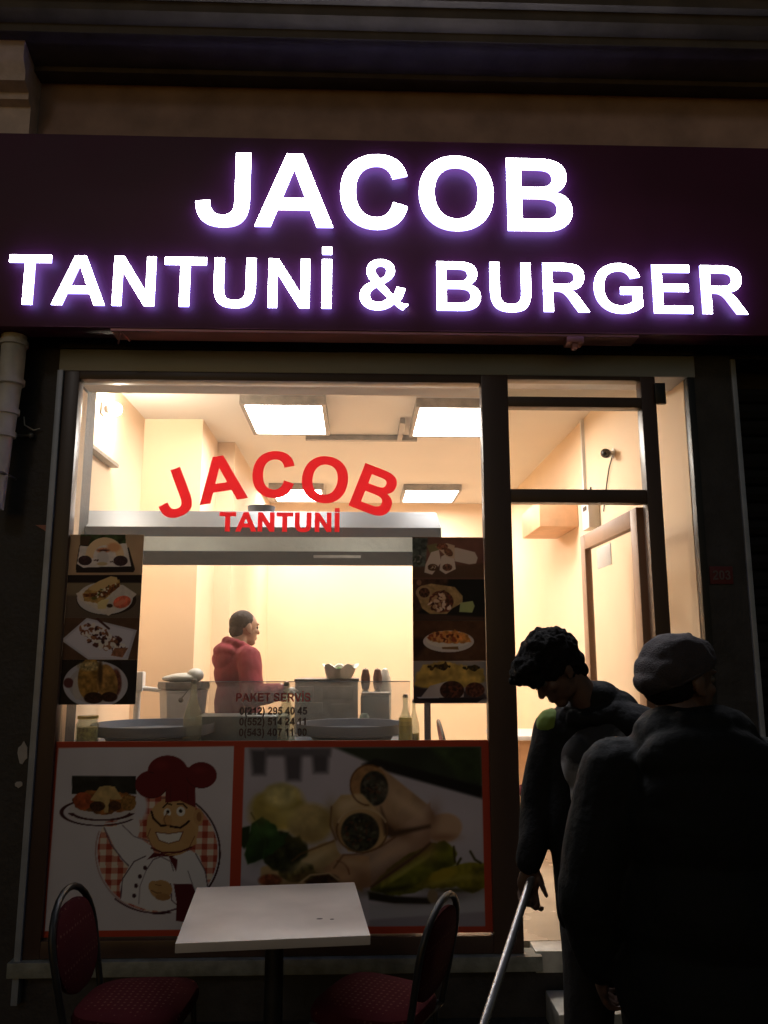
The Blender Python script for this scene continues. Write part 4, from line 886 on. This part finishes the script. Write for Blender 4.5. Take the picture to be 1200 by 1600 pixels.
def copy_chair(loc, rz, label):
    c = ch.copy(); C.objects.link(c); c.location = loc; c.rotation_euler = (0, 0, rz); c['label'] = label
    for o in [o for o in bpy.data.objects if o.parent == ch]:
        d = o.copy(); C.objects.link(d); d.parent = c; d.matrix_parent_inverse = Matrix()
    return c
copy_chair((.075, -.94, GZ), R(180-26), 'burgundy banquet chair at the right side of the white table, turned a little away')
copy_chair((1.36, 1.75, FZ), R(95), 'red chair inside the doorway in front of the white dining table')
copy_chair((.98, 2.95, FZ), R(0), 'red chair inside the shop whose back shows right of the black hood post')

# ------------------------------------------------------------------ white table on the street
t = thing('cafe_table', (-.275, -.88, GZ), 'square white topped cafe table on a dark pedestal below the posters', 'table')
TZ = .65; cafe = t
MB().box(-.605, .052, -1.215, -.555, TZ-.032, TZ, .004).build('table_top', M['tablet'], t)
MB().cone((-.277, -.885, GZ+.03), (-.277, -.885, TZ-.05), .035, .035).box(-.42, -.13, -.91, -.86, TZ-.05, TZ-.033).box(-.30, -.25, -1.03, -.74, TZ-.05, TZ-.034).build('pedestal', M['black'], t)
MB().lathe([(0, 0), (.21, 0), (.215, .012), (.06, .04), (0, .045)], (-.277, -.885, GZ+.001), 40).build('base', M['black'], t)
MB().ell((-.115, -1.02, TZ), (.012, .006, .0015)).build('stain', M['black'], t)
MB().ell((-.07, -1.03, TZ), (.008, .005, .0015)).build('stain', M['black'], t)
cafe.rotation_euler = (0, 0, R(5)); cafe.location.x -= .03

t = thing('dining_table', (1.45, 2.7, FZ), 'white topped dining table with a peach base inside the doorway', 'table')
MB().box(1.12, 1.77, 2.35, 3.0, .93, .965, .005).build('table_top', M['white'], t)
MB().box(1.2, 1.7, 2.42, 2.46, FZ, .929).box(1.2, 1.24, 2.461, 2.9, FZ, .929).build('base', M['wood'], t)

# ------------------------------------------------------------------ left: drain pipes, bits on the pier
def ring(b, c, r_, h_): b.lathe([(r_-.012, -h_/2), (r_, -h_/2+.004), (r_, h_/2-.004), (r_-.012, h_/2)], c, 28)
t = thing('drain_pipe', (-1.80, -.12, 2.3), 'pale grey plastic drain pipe with collars hanging at the left edge below the sign', 'pipe')
pb = MB().cone((-1.80, -.13, 3.24), (-1.80, -.13, 2.98), .062, .058, 28).cone((-1.80, -.13, 2.98), (-1.815, -.13, 2.72), .054, .052, 28).cone((-1.815, -.13, 2.72), (-1.83, -.13, 2.32), .047, .045, 28)
pb.build('pipe', M['pvc'], t)
for c_, r_ in (((-1.80, -.13, 2.99), .068), ((-1.808, -.13, 2.83), .062), ((-1.815, -.13, 2.71), .06), ((-1.80, -.13, 3.2), .070)):
    rb = MB(); ring(rb, c_, r_, .035); rb.build('collar', M['pvc'], t)
MB().tube([(-1.875, -.10, 2.50), (-1.875, -.17, 2.50), (-1.83, -.19, 2.50), (-1.785, -.17, 2.50), (-1.785, -.02, 2.50)], .008).build('clamp', M['steel2'], t)
t = thing('drain_pipe', (-1.9, -.1, 2.6), 'dark grey pipe elbow left of the pale drain pipe', 'pipe')
MB().tube([(-1.93, -.16, 3.3), (-1.93, -.16, 3.0), (-1.925, -.17, 2.9)], .05, 20).build('pipe', M['steel2'], t)
MB().tube([(-1.925, -.17, 2.98), (-1.90, -.18, 2.86), (-1.905, -.18, 2.75), (-1.93, -.18, 2.70)], .052, 20).ell((-1.90, -.2, 2.82), .056).build('elbow', M['pvc'], t)
t = thing('wall_bracket', (-1.76, -.02, 2.73), 'small shiny bracket on the dark pier right of the drain pipe', 'bracket')
MB().cap((-1.80, -.02, 2.735), (-1.72, -.02, 2.735), .007, .007).ell((-1.72, -.025, 2.735), .015).ell((-1.80, -.03, 2.735), .012).build('bracket_arm', M['chrome'], t)
w_ = MB().tube([(-1.77, -.01, 2.84), (-1.755, -.03, 2.79), (-1.71, -.02, 2.765), (-1.68, -.015, 2.775)], .0035).build('wire', M['pvc']); tag(w_, 'short loose pale wire sticking out of the dark pier', 'wire')
stk = MB(); stk.prism([(-.004, 0), (-.001, 0), (-.001, .01), (-.004, .01)], 0, .01); stk.b.clear()
vs = [stk.b.verts.new(v) for v in ((-1.67, -.006, 2.262), (-1.60, -.006, 2.262), (-1.60, -.006, 2.222), (-1.67, -.002, 2.262), (-1.60, -.002, 2.262), (-1.60, -.002, 2.222))]
for f in ((0, 2, 1), (3, 4, 5), (0, 1, 4, 3), (1, 2, 5, 4), (2, 0, 3, 5)): stk.b.faces.new([vs[i] for i in f])
tag(stk.build('sticker', M['orange'], smooth=False), 'small triangular reddish sticker on the dark pier left of the window', 'sticker')
def scrap(x, z, w2, h2, lab, sd):
    q = random.Random(sd); b = MB(); n = 12
    f_ = [b.b.verts.new((x+math.cos(2*PI*k/n)*w2*(1+q.uniform(-.25, .2)), -.004, z+math.sin(2*PI*k/n)*h2*(1+q.uniform(-.2, .25)))) for k in range(n)]
    k_ = [b.b.verts.new((v.co.x, -.0015, v.co.z)) for v in f_]
    b.b.faces.new(f_); b.b.faces.new(k_[::-1])
    for k in range(n): b.b.faces.new((f_[k], f_[(k+1) % n], k_[(k+1) % n], k_[k]))
    tag(b.build('paper_scrap', M['paper'], smooth=False), lab, 'paper scrap', 'paper scraps on the pier')
scrap(-1.645, 1.125, .024, .048, 'larger torn paper scrap on the dark pier left of the posters', 3)
scrap(-1.655, .975, .018, .014, 'smaller torn paper scrap below the larger one on the dark pier', 5)

# ------------------------------------------------------------------ right: number plate and roller shutter
t = thing('house_number', (1.90, -.03, 2.0), 'dark red house number plate reading 203 right of the door', 'number plate')
Bx('plate', mat('red_enamel', (.11, .015, .02), .6), 1.842, 1.965, -.028, -.022, 1.962, 2.055, t, .003)
o = link('digits', glyph_mesh(line('203', 1.855, 1.952, 1.985, .048), .002, 'digits', [mat('plate_white', (.12, .09, .09), .6)]), None, smooth=False); o.location = (0, -.0295, 0)
o.parent = t; o.matrix_parent_inverse = Matrix.Translation(t.location).inverted()
t = thing('roller_shutter', (3.0, 0, GZ), 'closed dark roller shutter of horizontal slats at the right edge', 'roller shutter')
sb = MB()
for k in range(34):
    z0 = GZ+.02+k*.092; sb.prism([(.02, z0), (-.0, z0+.012), (-.012, z0+.045), (-.0, z0+.08), (.02, z0+.09)], 2.07, 4.6)
sb.build('slats', mat('dark_slats', (.007, .007, .007), .8, spec=.2), t, smooth=False)
MB().box(2.042, 2.069, -.03, .05, GZ, 3.2, .003).build('guide_rail', M['steelgrey'], t)
# left neighbour with pale mouldings
t = thing('neighbour_building', (-2.9, 0, GZ), 'pale moulded stone front of the neighbouring building at the upper left corner', 'building')
MB().prism([(0, 4.40), (-.10, 4.40), (-.10, 4.60), (-.14, 4.62), (-.14, 4.66), (-.20, 4.69), (-.20, 4.74), (-.24, 4.80), (-.24, 4.93), (-.18, 4.95), (0, 4.98)], -4.2, -1.832).build('moulding', M['mould'], t)
MB().box(-4.2, -2.36, .02, .4, GZ, 6.5).build('wall', M['fascia'], t)
MB().box(-2.359, -1.94, .005, .3, 3.34, 5.3).build('pilaster', M['mould'], t)

# ------------------------------------------------------------------ people
def remesh(b, voxel, smooth, name, m, disp=None, quilt=None):
    me = bpy.data.meshes.new(name); b.b.to_mesh(me); b.b.free()
    o = bpy.data.objects.new(name, me); C.objects.link(o)
    r_ = o.modifiers.new('r', 'REMESH'); r_.mode = 'VOXEL'; r_.voxel_size = voxel
    s_ = o.modifiers.new('s', 'SMOOTH'); s_.factor = .5; s_.iterations = smooth
    dg = bpy.context.evaluated_depsgraph_get(); out = bpy.data.meshes.new_from_object(o.evaluated_get(dg))
    bpy.data.objects.remove(o)
    if disp or quilt:
        nv = len(out.vertices); co = np.empty(nv*3); out.vertices.foreach_get('co', co); co = co.reshape(-1, 3)
        no = np.empty(nv*3); out.vertices.foreach_get('normal', no); no = no.reshape(-1, 3)
        d = np.zeros(nv)
        if disp:
            a, fr_, st_ = disp
            for i in range(nv):
                v = Vector(co[i]); v2 = Vector((v.x*fr_, v.y*fr_, v.z*fr_*st_))
                d[i] = a*(noise.noise(v2)+.5*noise.noise(v2*2.3))
        if quilt: d += quilt[0]*(np.abs(np.sin(co[:, 2]*PI/quilt[1]+.6*np.sin(co[:, 0]*7)))**.5-.7)
        co += no*d[:, None]; out.vertices.foreach_set('co', co.ravel())
    out.materials.clear(); out.materials.append(m); out.name = name
    return out
def add(name, me, parent, label=None):
    o = link(name, me, None, None, True); o.parent = parent; o.matrix_parent_inverse = Matrix.Translation(parent.location).inverted()
    if label: o['label'] = label
    return o
def frame(c, fwd, up=(0, 0, 1)):
    f = Vector(fwd).normalized(); l = Vector(up).cross(f).normalized(); u = f.cross(l)
    return Matrix((f, l, u)).transposed().to_4x4(), Vector(c)
def head(b, c, fwd, up=(0, 0, 1), k=1.0, neck=None):
    Rm, c = frame(c, fwd, up); P = lambda x, y, z: c+Rm.to_3x3() @ Vector((x*k, y*k, z*k)); R3 = Rm.to_3x3()
    e = lambda x, y, z, rx, ry, rz: b.ell(P(x, y, z), (rx*k, ry*k, rz*k), R3)
    e(-.012, 0, .025, .098, .077, .09); e(.03, 0, -.03, .062, .06, .082); e(.062, 0, -.094, .026, .03, .022)
    e(.02, .035, -.07, .045, .018, .03); e(.02, -.035, -.07, .045, .018, .03)
    b.cap(P(.09, 0, .008), P(.108, 0, -.026), .008*k, .013*k); e(.088, 0, -.060, .011, .024, .006); e(.086, 0, -.070, .011, .020, .007)
    e(.078, .028, .03, .016, .024, .009); e(.078, -.028, .03, .016, .024, .009); e(.06, .038, -.02, .025, .02, .02); e(.06, -.038, -.02, .025, .02, .02)
    for s_ in (1, -1): e(-.008, .079*s_, -.008, .019, .009, .032); e(.004, .08*s_, -.033, .009, .008, .012)
    if neck is not None: b.cap(P(-.03, 0, -.06), neck, .052*k, .062*k)
    return P, R3
def eyes(P, parent, k=1):
    b = MB()
    for s_ in (1, -1): b.ell(P(.078, .029*s_, .008), .012*k, sub=2)
    add_o = b.build('eyes', M['eye']); add_o.parent = parent; add_o.matrix_parent_inverse = Matrix.Translation(parent.location).inverted()
def hand(b, wrist, d, n, side=1, curl=.5, k=1.0, thumb=.4):
    """d: wrist to knuckles, n: palm normal (fingers curl towards it), side: thumb side sign along n x d"""
    d = Vector(d).normalized(); n = (Vector(n)-d*Vector(n).dot(d)).normalized(); a = n.cross(d)*side; w0 = Vector(wrist)
    Rm = Matrix((d, a, n)).transposed()
    b.ell(w0+d*.045*k, (.052*k, .040*k, .016*k), Rm); b.ell(w0+d*.02*k+a*.02*k, (.03*k, .018*k, .017*k), Rm)
    for i, (of, ln) in enumerate(((.030, .95), (.010, 1.06), (-.010, 1.0), (-.029, .80))):
        p = w0+d*.082*k+a*of*k; ang = 0
        for j, (sl_, rr) in enumerate(((.036, .0090), (.026, .0082), (.020, .0074))):
            ang += curl*(.8+.12*i)*(1 if j else .75); v = d*math.cos(ang)+n*math.sin(ang)+a*(.05*(1.5-i)*(1-curl*.5))
            q = p+v.normalized()*sl_*ln*k; b.cap(p, q, rr*k, rr*k*.94); p = q
    p = w0+d*.025*k+a*.034*k
    for j, (sl_, rr) in enumerate(((.036, .0115), (.028, .0098), (.022, .0085))):
        v = (d*.75+a*(.62-.35*j)*(1.3-thumb)+n*(thumb+.4*thumb*j)).normalized(); q = p+v*sl_*k; b.cap(p, q, rr*k, rr*k*.93); p = q
def limb(b, pts, rad, sub=2):
    for (p, q), (r0, r1) in zip(zip(pts, pts[1:]), zip(rad, rad[1:])): b.cap(p, q, r0, r1, sub)
def foot(b, ank, f, r_=.045):
    f = Vector(f).normalized(); a = Vector(ank); l = Vector((-f.y, f.x, 0)); Rm = Matrix((f, l, Vector((0, 0, 1)))).transposed()
    b.cap(a, a-Vector((0, 0, .04)), r_, r_*.9); b.ell(a+f*.06-Vector((0, 0, .055)), (.135, .048, .035), Rm); b.ell(a-f*.03-Vector((0, 0, .05)), (.05, .04, .04), Rm)

# --- the cook in a burgundy hooded top, seen from behind and the side
def cook():
    O = Vector((-.80, 1.36, FZ)); t = thing('person', O, 'cook in a burgundy hooded top and clear gloves working behind the counter', 'person')
    f = Vector((.86, .50, 0)).normalized(); l = Vector((-f.y, f.x, 0)); r_ = -l; up = Vector((0, 0, 1))
    Rm = Matrix((f, l, up)).transposed(); X = lambda a, b_, z: Vector((O.x, O.y, 0))+f*a+l*b_+up*z
    hd = X(.045, .02, 1.780); nb = X(-.015, 0, 1.61)
    shR, shL = X(.0, -.185, 1.585), X(.0, .185, 1.585)
    elR, elL = Vector((-.665, 1.06, 1.355)), X(.12, .27, 1.30); wrR, wrL = Vector((-.465, 1.13, 1.375)), X(.33, .18, 1.32)
    b = MB(); P, R3 = head(b, hd, (.80, .60, -.06), k=1.0, neck=nb)
    b.ell(X(0, 0, 1.45), (.115, .16, .17), Rm); b.ell(X(0, 0, 1.22), (.11, .14, .17), Rm); b.ell(X(0, 0, 1.05), (.115, .15, .13), Rm); b.cap(shR, shL, .06, .06)
    limb(b, [shR, elR, wrR], [.05, .042, .03]); limb(b, [shL, elL, wrL], [.05, .042, .03])
    hand(b, wrR, (.8, .25, .0), (.2, .2, -.95), 1, .75, 1.0); hand(b, wrL, f, (0, 0, -1), -1, .6)
    for s_ in (1, -1): limb(b, [X(0, .085*s_, 1.02), X(.01, .095*s_, .62), X(-.01, .10*s_, .28)], [.085, .058, .042]); foot(b, X(-.01, .10*s_, .285), f)
    add('body', remesh(b, .0055, 5, 'body', M['skin']), t)
    eyes(P, t)
    b = MB()  # cropped hair
    b.ell(P(-.020, 0, .032), (.0945, .0785, .0885), R3); b.ell(P(-.06, 0, -.015), (.050, .062, .062), R3)
    me = remesh(b, .005, 4, 'hair', M['hair'], disp=(.002, 90, 1))
    me.materials.clear(); me.materials.append(mat('cropped_brown_hair', (.055, .042, .038), .9, var=.3, scale=60)); add('hair', me, t)
    b = MB()
    b.ell(X(-.01, 0, 1.49), (.148, .185, .16), Rm); b.ell(X(.0, 0, 1.29), (.150, .178, .20), Rm); b.ell(X(0, 0, 1.08), (.140, .178, .14), Rm); b.cap(shR-up*.005, shL-up*.005, .077, .077)
    limb(b, [shR-up*.01, elR-up*.015, wrR-Vector((.02, 0, .008))], [.078, .074, .056]); limb(b, [shL-up*.01, elL, wrL], [.075, .066, .046])
    # hood lying on the back, rolled collar
    b.ell(X(-.095, 0, 1.625), (.078, .12, .056), Rm); b.ell(X(-.118, 0, 1.57), (.058, .12, .075), Rm)
    for k in range(14):
        a = 2*PI*k/14; b.ell(X(.0+.085*math.cos(a), .088*math.sin(a), 1.650-.040*math.cos(a)), .034, sub=2)
    add('hooded_top', remesh(b, .007, 5, 'hooded_top', M['hoodie'], disp=(.005, 17, .6)), t)
    b = MB(); limb(b, [wrR-Vector((.025, .005, 0)), wrR], [.046, .034]); hand(b, wrR, (.8, .25, .0), (.2, .2, -.95), 1, .72, 1.12)
    add('glove', remesh(b, .0045, 3, 'glove', M['glove'], disp=(.003, 40, 1)), t)
    b = MB(); b.ell(X(0, 0, 1.0), (.135, .168, .12), Rm)
    for s_ in (1, -1): limb(b, [X(0, .088*s_, .98), X(.01, .098*s_, .62), X(-.01, .10*s_, .27)], [.105, .078, .062])
    add('trousers', remesh(b, .009, 4, 'trousers', M['trou'], disp=(.008, 9, .5)), t)
cook()

# --- young man bending his head over a pole, facing the street
def young():
    O = Vector((.83, -1.44, GZ)); t = thing('person', O, 'young man with tousled dark hair looking down and gripping a metal pole', 'person')
    f = Vector((-.62, -.78, 0)).normalized(); l = Vector((-f.y, f.x, 0)); up = Vector((0, 0, 1))
    Rm = Matrix((f, l, up)).transposed(); X = lambda a, b_, z: Vector((O.x, O.y, 0))+f*a+l*b_+up*z
    # his right arm (viewer's left) holds the pole
    shR, shL = Vector((.672, -1.37, 1.345)), Vector((.985, -1.57, 1.35)); nb = Vector((.79, -1.43, 1.415)); hd = Vector((.655, -1.46, 1.548))
    elR, wrR = Vector((.604, -1.37, 1.10)), Vector((.558, -1.43, .925)); elL, wrL = Vector((1.03, -1.52, 1.10)), Vector((.95, -1.66, .95))
    b = MB(); P, R3 = head(b, hd, (-.66, -.22, -.66), (-.3, 0, 1), k=.90, neck=nb)
    b.ell(X(.02, 0, 1.25), (.11, .155, .17), Rm); b.ell(X(0, 0, 1.02), (.105, .135, .17), Rm); b.ell(X(0, 0, .84), (.11, .145, .12), Rm); b.cap(shR, shL, .055, .055)
    limb(b, [shR, elR, wrR], [.047, .04, .028]); limb(b, [shL, elL, wrL], [.047, .04, .028])
    hand(b, wrR, (-.10, .05, -1), (.1, -.95, -.1), 1, 1.0, .98, 1.3); hand(b, wrL, (-.1, -.3, -1), (-.5, .6, 0), -1, .5)
    for s_ in (1, -1): limb(b, [X(0, .085*s_, .80), X(.03, .10*s_, .38), X(-.01, .10*s_, -.015)], [.082, .056, .04]); foot(b, X(-.01, .10*s_, -.01), f)
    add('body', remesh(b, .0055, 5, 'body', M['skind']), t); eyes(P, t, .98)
    b = MB()   # hair: mass plus tufts
    b.ell(P(-.025, 0, .045), (.105, .088, .092), R3); b.ell(P(-.06, 0, -.005), (.06, .075, .07), R3); b.ell(P(-.075, 0, -.06), (.03, .055, .04), R3); b.ell(P(-.01, 0, .10), (.075, .07, .055), R3); b.ell(P(.035, 0, .095), (.075, .07, .045), R3); b.ell(P(.075, 0, .09), (.06, .068, .045), R3); b.ell(P(.092, 0, .05), (.024, .062, .036), R3)
    b.ell(hd+Vector((-.060, 0, .066)), (.044, .06, .040)); b.ell(hd+Vector((-.035, 0, .066)), (.055, .065, .042))
    q = random.Random(4)
    for k in range(60):
        a, e_ = q.uniform(-PI, PI), q.uniform(.0, 1.5); dv = Vector((math.cos(a)*math.cos(e_), math.sin(a)*math.cos(e_), math.sin(e_)))
        p0 = Vector((.0+dv.x*.105, dv.y*.080, .045+dv.z*.094)); ln = q.uniform(.006, .022); p1 = p0+(dv+Vector((.45, q.uniform(-.4, .4), q.uniform(-.1, .2)))).normalized()*ln
        b.cone(P(*p0), P(*p1), .015, .005, 7)
    for k in range(120):
        x_ = q.uniform(-.095, .05); p0 = hd+Vector((x_, q.uniform(-.055, .055), .098-9*(x_+.025)**2+q.uniform(-.012, .004))); dv = Vector(((p0.x-hd.x)*7+q.uniform(-.5, .5), q.uniform(-.5, .5), 1)).normalized()
        b.cone(p0-dv*.02, p0+dv*q.uniform(.006, .020), .012, .005, 6)
    for k in range(26):
        y = q.uniform(-.06, .06); p0 = Vector((.105, y, .07+q.uniform(-.03, .04))); p1 = p0+Vector((q.uniform(.015, .04), q.uniform(-.02, .02), q.uniform(-.03, .02))); b.cone(P(*p0), P(*p1), .015, .005, 7)
    hm = remesh(b, .0034, 2, 'hair', M['hair'], disp=(.011, 38, .6))
    for v in hm.vertices: v.co.x = hd.x+(v.co.x-hd.x)*.95
    add('hair', hm, t)
    b = MB(); b.ell(X(.03, 0, 1.24), (.118, .150, .17), Rm); b.ell(X(.02, 0, 1.0), (.118, .140, .2), Rm)
    b.ell((.712, -1.505, 1.255), (.06, .05, .085)); b.ell((.725, -1.51, 1.17), (.045, .05, .08))
    add('shirt', remesh(b, .008, 3, 'shirt', M['shirt'], disp=(.006, 14, .6)), t, 'dark grey shirt with a paler print')
    # open jacket: back shell, two fronts, sleeves, collar
    b = MB()
    b.ell(X(-.035, 0, 1.22), (.125, .195, .20), Rm); b.ell(X(-.035, 0, .98), (.128, .18, .22), Rm); b.ell(X(-.02, 0, .80), (.132, .175, .13), Rm); b.cap(shR, shL, .068, .068)
    for s_ in (1, -1): limb(b, [X(.06, .135*s_, 1.30), X(.09, .125*s_, 1.10), X(.09, .115*s_, .78)], [.055, .05, .05])
    limb(b, [shR, elR, wrR+up*.02], [.072, .060, .046]); limb(b, [shL, elL, wrL+up*.02], [.072, .060, .046])
    for k in range(16):
        a = 2*PI*k/16; b.ell(nb+f*.078*math.cos(a)+l*.09*math.sin(a)+up*(.005-.028*math.cos(a)), .034, sub=2)
    b.ell((.80, -1.42, 1.45), (.085, .08, .065)); b.ell((.85, -1.43, 1.42), (.09, .08, .06))
    b.cap(nb+Vector((.02, 0, -.03)), shL+Vector((-.03, 0, .01)), .075, .07)
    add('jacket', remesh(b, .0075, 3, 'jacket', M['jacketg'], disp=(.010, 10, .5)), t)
    b = MB(); b.cap(shR+Vector((-.012, -.012, .020)), shR+Vector((.03, -.02, .045)), .058, .035)
    add('shoulder_panel', remesh(b, .006, 2, 'shoulder_panel', M['lime']), t, 'lime green shoulder panel')
    b = MB(); b.ell(X(0, 0, .78), (.13, .165, .11), Rm)
    for s_ in (1, -1): limb(b, [X(0, .088*s_, .76), X(.03, .10*s_, .38), X(-.01, .10*s_, -.03)], [.10, .074, .058])
    add('trousers', remesh(b, .009, 3, 'trousers', M['trou'], disp=(.008, 9, .5)), t)
    b = MB()
    for s_ in (1, -1): foot(b, X(-.01, .10*s_, .0), f, .05)
    add('shoes', remesh(b, .008, 2, 'shoes', M['shoe']), t)
    # the pole in his fist
    a0 = Vector((.535, -1.478, .862)); dd = Vector((-.190, -.325, -.238)).normalized(); e1 = a0+dd*((a0.z-GZ-.012)/-dd.z)
    pl = MB().cone(a0-dd*.06, e1, .0125, .0125, 16).ell(a0-dd*.06, .014).cone(e1-dd*.05, e1, .015, .016).build('pole', M['chrome'])
    tag(pl, 'slanting bright metal pole held in the young man\'s fist', 'pole')
young()

# --- broad man in a black padded jacket and grey cap, back to the camera
def big():
    O = Vector((.87, -2.03, GZ)); t = thing('person', O, 'broad man in a black padded jacket and grey cap with his back to the camera', 'person')
    f = Vector((.12, 1, 0)).normalized(); l = Vector((-f.y, f.x, 0)); up = Vector((0, 0, 1))
    Rm = Matrix((f, l, up)).transposed(); X = lambda a, b_, z: Vector((O.x, O.y, 0))+f*a+l*b_+up*z
    hd = Vector((.868, -1.985, 1.530)); nb = X(-.01, 0, 1.37); shL, shR = X(0, .205, 1.30), X(0, -.205, 1.30)
    elL, wrL = X(-.02, .285, 1.00), X(.08, .245, .80); elR, wrR = X(-.03, -.30, 1.03), X(.12, -.24, .90)
    b = MB(); P, R3 = head(b, hd, (.93, .36, -.06), k=.96, neck=nb)
    b.ell(X(0, 0, 1.20), (.13, .18, .18), Rm); b.ell(X(0.02, 0, .98), (.145, .17, .18), Rm); b.ell(X(0, 0, .82), (.13, .165, .13), Rm); b.cap(shR, shL, .06, .06)
    limb(b, [shL, elL, wrL], [.052, .044, .032]); limb(b, [shR, elR, wrR], [.052, .044, .032])
    hand(b, wrL, (.1, .5, -.8), (.8, 0, 0), 1, .6); hand(b, wrR, (-.1, .6, -.7), (-.8, 0, 0), -1, .6)
    for s_ in (1, -1): limb(b, [X(0, .095*s_, .78), X(.01, .10*s_, .37), X(-.01, .10*s_, -.015)], [.09, .062, .045]); foot(b, X(-.01, .10*s_, -.01), f)
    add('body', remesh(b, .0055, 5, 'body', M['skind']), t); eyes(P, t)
    b = MB(); b.ell(P(-.05, 0, -.012), (.068, .074, .060), R3); b.ell(P(-.03, 0, .02), (.085, .0785, .05), R3)
    add('hair', remesh(b, .005, 2, 'hair', M['hair'], disp=(.002, 80, 1)), t)
    # soft cap, cut along a plane rising towards the forehead
    b = MB(); b.ell(P(-.012, 0, .045), (.109, .089, .085), R3); b.ell(P(-.065, 0, .02), (.072, .083, .06), R3); b.ell(P(.03, 0, .075), (.07, .068, .050), R3); b.ell(P(-.10, 0, -.01), (.05, .06, .035), R3)
    cm = remesh(b, .0045, 3, 'cap', M['cap'], disp=(.006, 16, 1))
    bb = bmesh.new(); bb.from_mesh(cm)
    r = bmesh.ops.bisect_plane(bb, geom=bb.verts[:]+bb.edges[:]+bb.faces[:], plane_co=P(-.10, 0, -.030), plane_no=R3 @ Vector((-.52, 0, 1)), clear_inner=True)
    bmesh.ops.holes_fill(bb, edges=[e for e in bb.edges if e.is_boundary]); bb.to_mesh(cm); bb.free()
    cp = add('cap', cm, t)
    b = MB(); n = 40; pts = []
    for k in range(n):
        a = 2*PI*k/n; x = -.012+.108*math.cos(a); pts.append(P(x, .088*math.sin(a)*.99, -.030+.52*(x+.10)+.006))
    bd = b.tube(pts, .0045, 8, True).ell(P(.03, 0, .124), .012, sub=2).build('band', M['cap']); bd.parent = cp; bd.matrix_parent_inverse = cp.matrix_parent_inverse.inverted() @ cp.matrix_parent_inverse
    b = MB()
    b.ell(X(-.01, 0, 1.20), (.185, .23, .20), Rm); b.ell(X(0, 0, 1.00), (.20, .23, .20), Rm); b.ell(X(0, 0, .80), (.20, .232, .19), Rm); b.cap(shR, shL, .092, .092)
    limb(b, [shL-up*.01, elL, wrL+up*.02], [.092, .084, .066]); limb(b, [shR-up*.01, elR, wrR+up*.02], [.098, .088, .066])
    b.cap(X(-.02, -.07, 1.375), X(-.02, .07, 1.375), .095, .095); b.ell(X(-.105, 0, 1.345), (.07, .17, .085), Rm); b.ell(X(-.11, 0, 1.26), (.075, .17, .10), Rm)
    for k in range(14):
        a = 2*PI*k/14; b.ell(X(-.01+.085*math.cos(a), .095*math.sin(a), 1.405-.025*math.cos(a)+.0*a), .034, sub=2)
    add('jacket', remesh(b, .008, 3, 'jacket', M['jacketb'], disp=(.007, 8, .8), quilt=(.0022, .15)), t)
    b = MB(); b.ell(X(0, 0, .72), (.16, .19, .12), Rm)
    for s_ in (1, -1): limb(b, [X(0, .098*s_, .72), X(.01, .105*s_, .37), X(-.01, .105*s_, -.03)], [.115, .088, .07])
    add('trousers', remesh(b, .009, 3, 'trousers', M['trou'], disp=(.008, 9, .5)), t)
    b = MB()
    for s_ in (1, -1): foot(b, X(-.01, .105*s_, .0), f, .055)
    add('shoes', remesh(b, .008, 2, 'shoes', M['shoe']), t)
big()
pl = MB().cone((.93, -1.00, .35), (.855, -1.06, GZ), .012, .012, 14).ell((.93, -1.0, .35), .016).build('walking_stick', M['chrome'])
tag(pl, 'short grey metal stick standing on the street in front of the marble doorstep', 'stick')
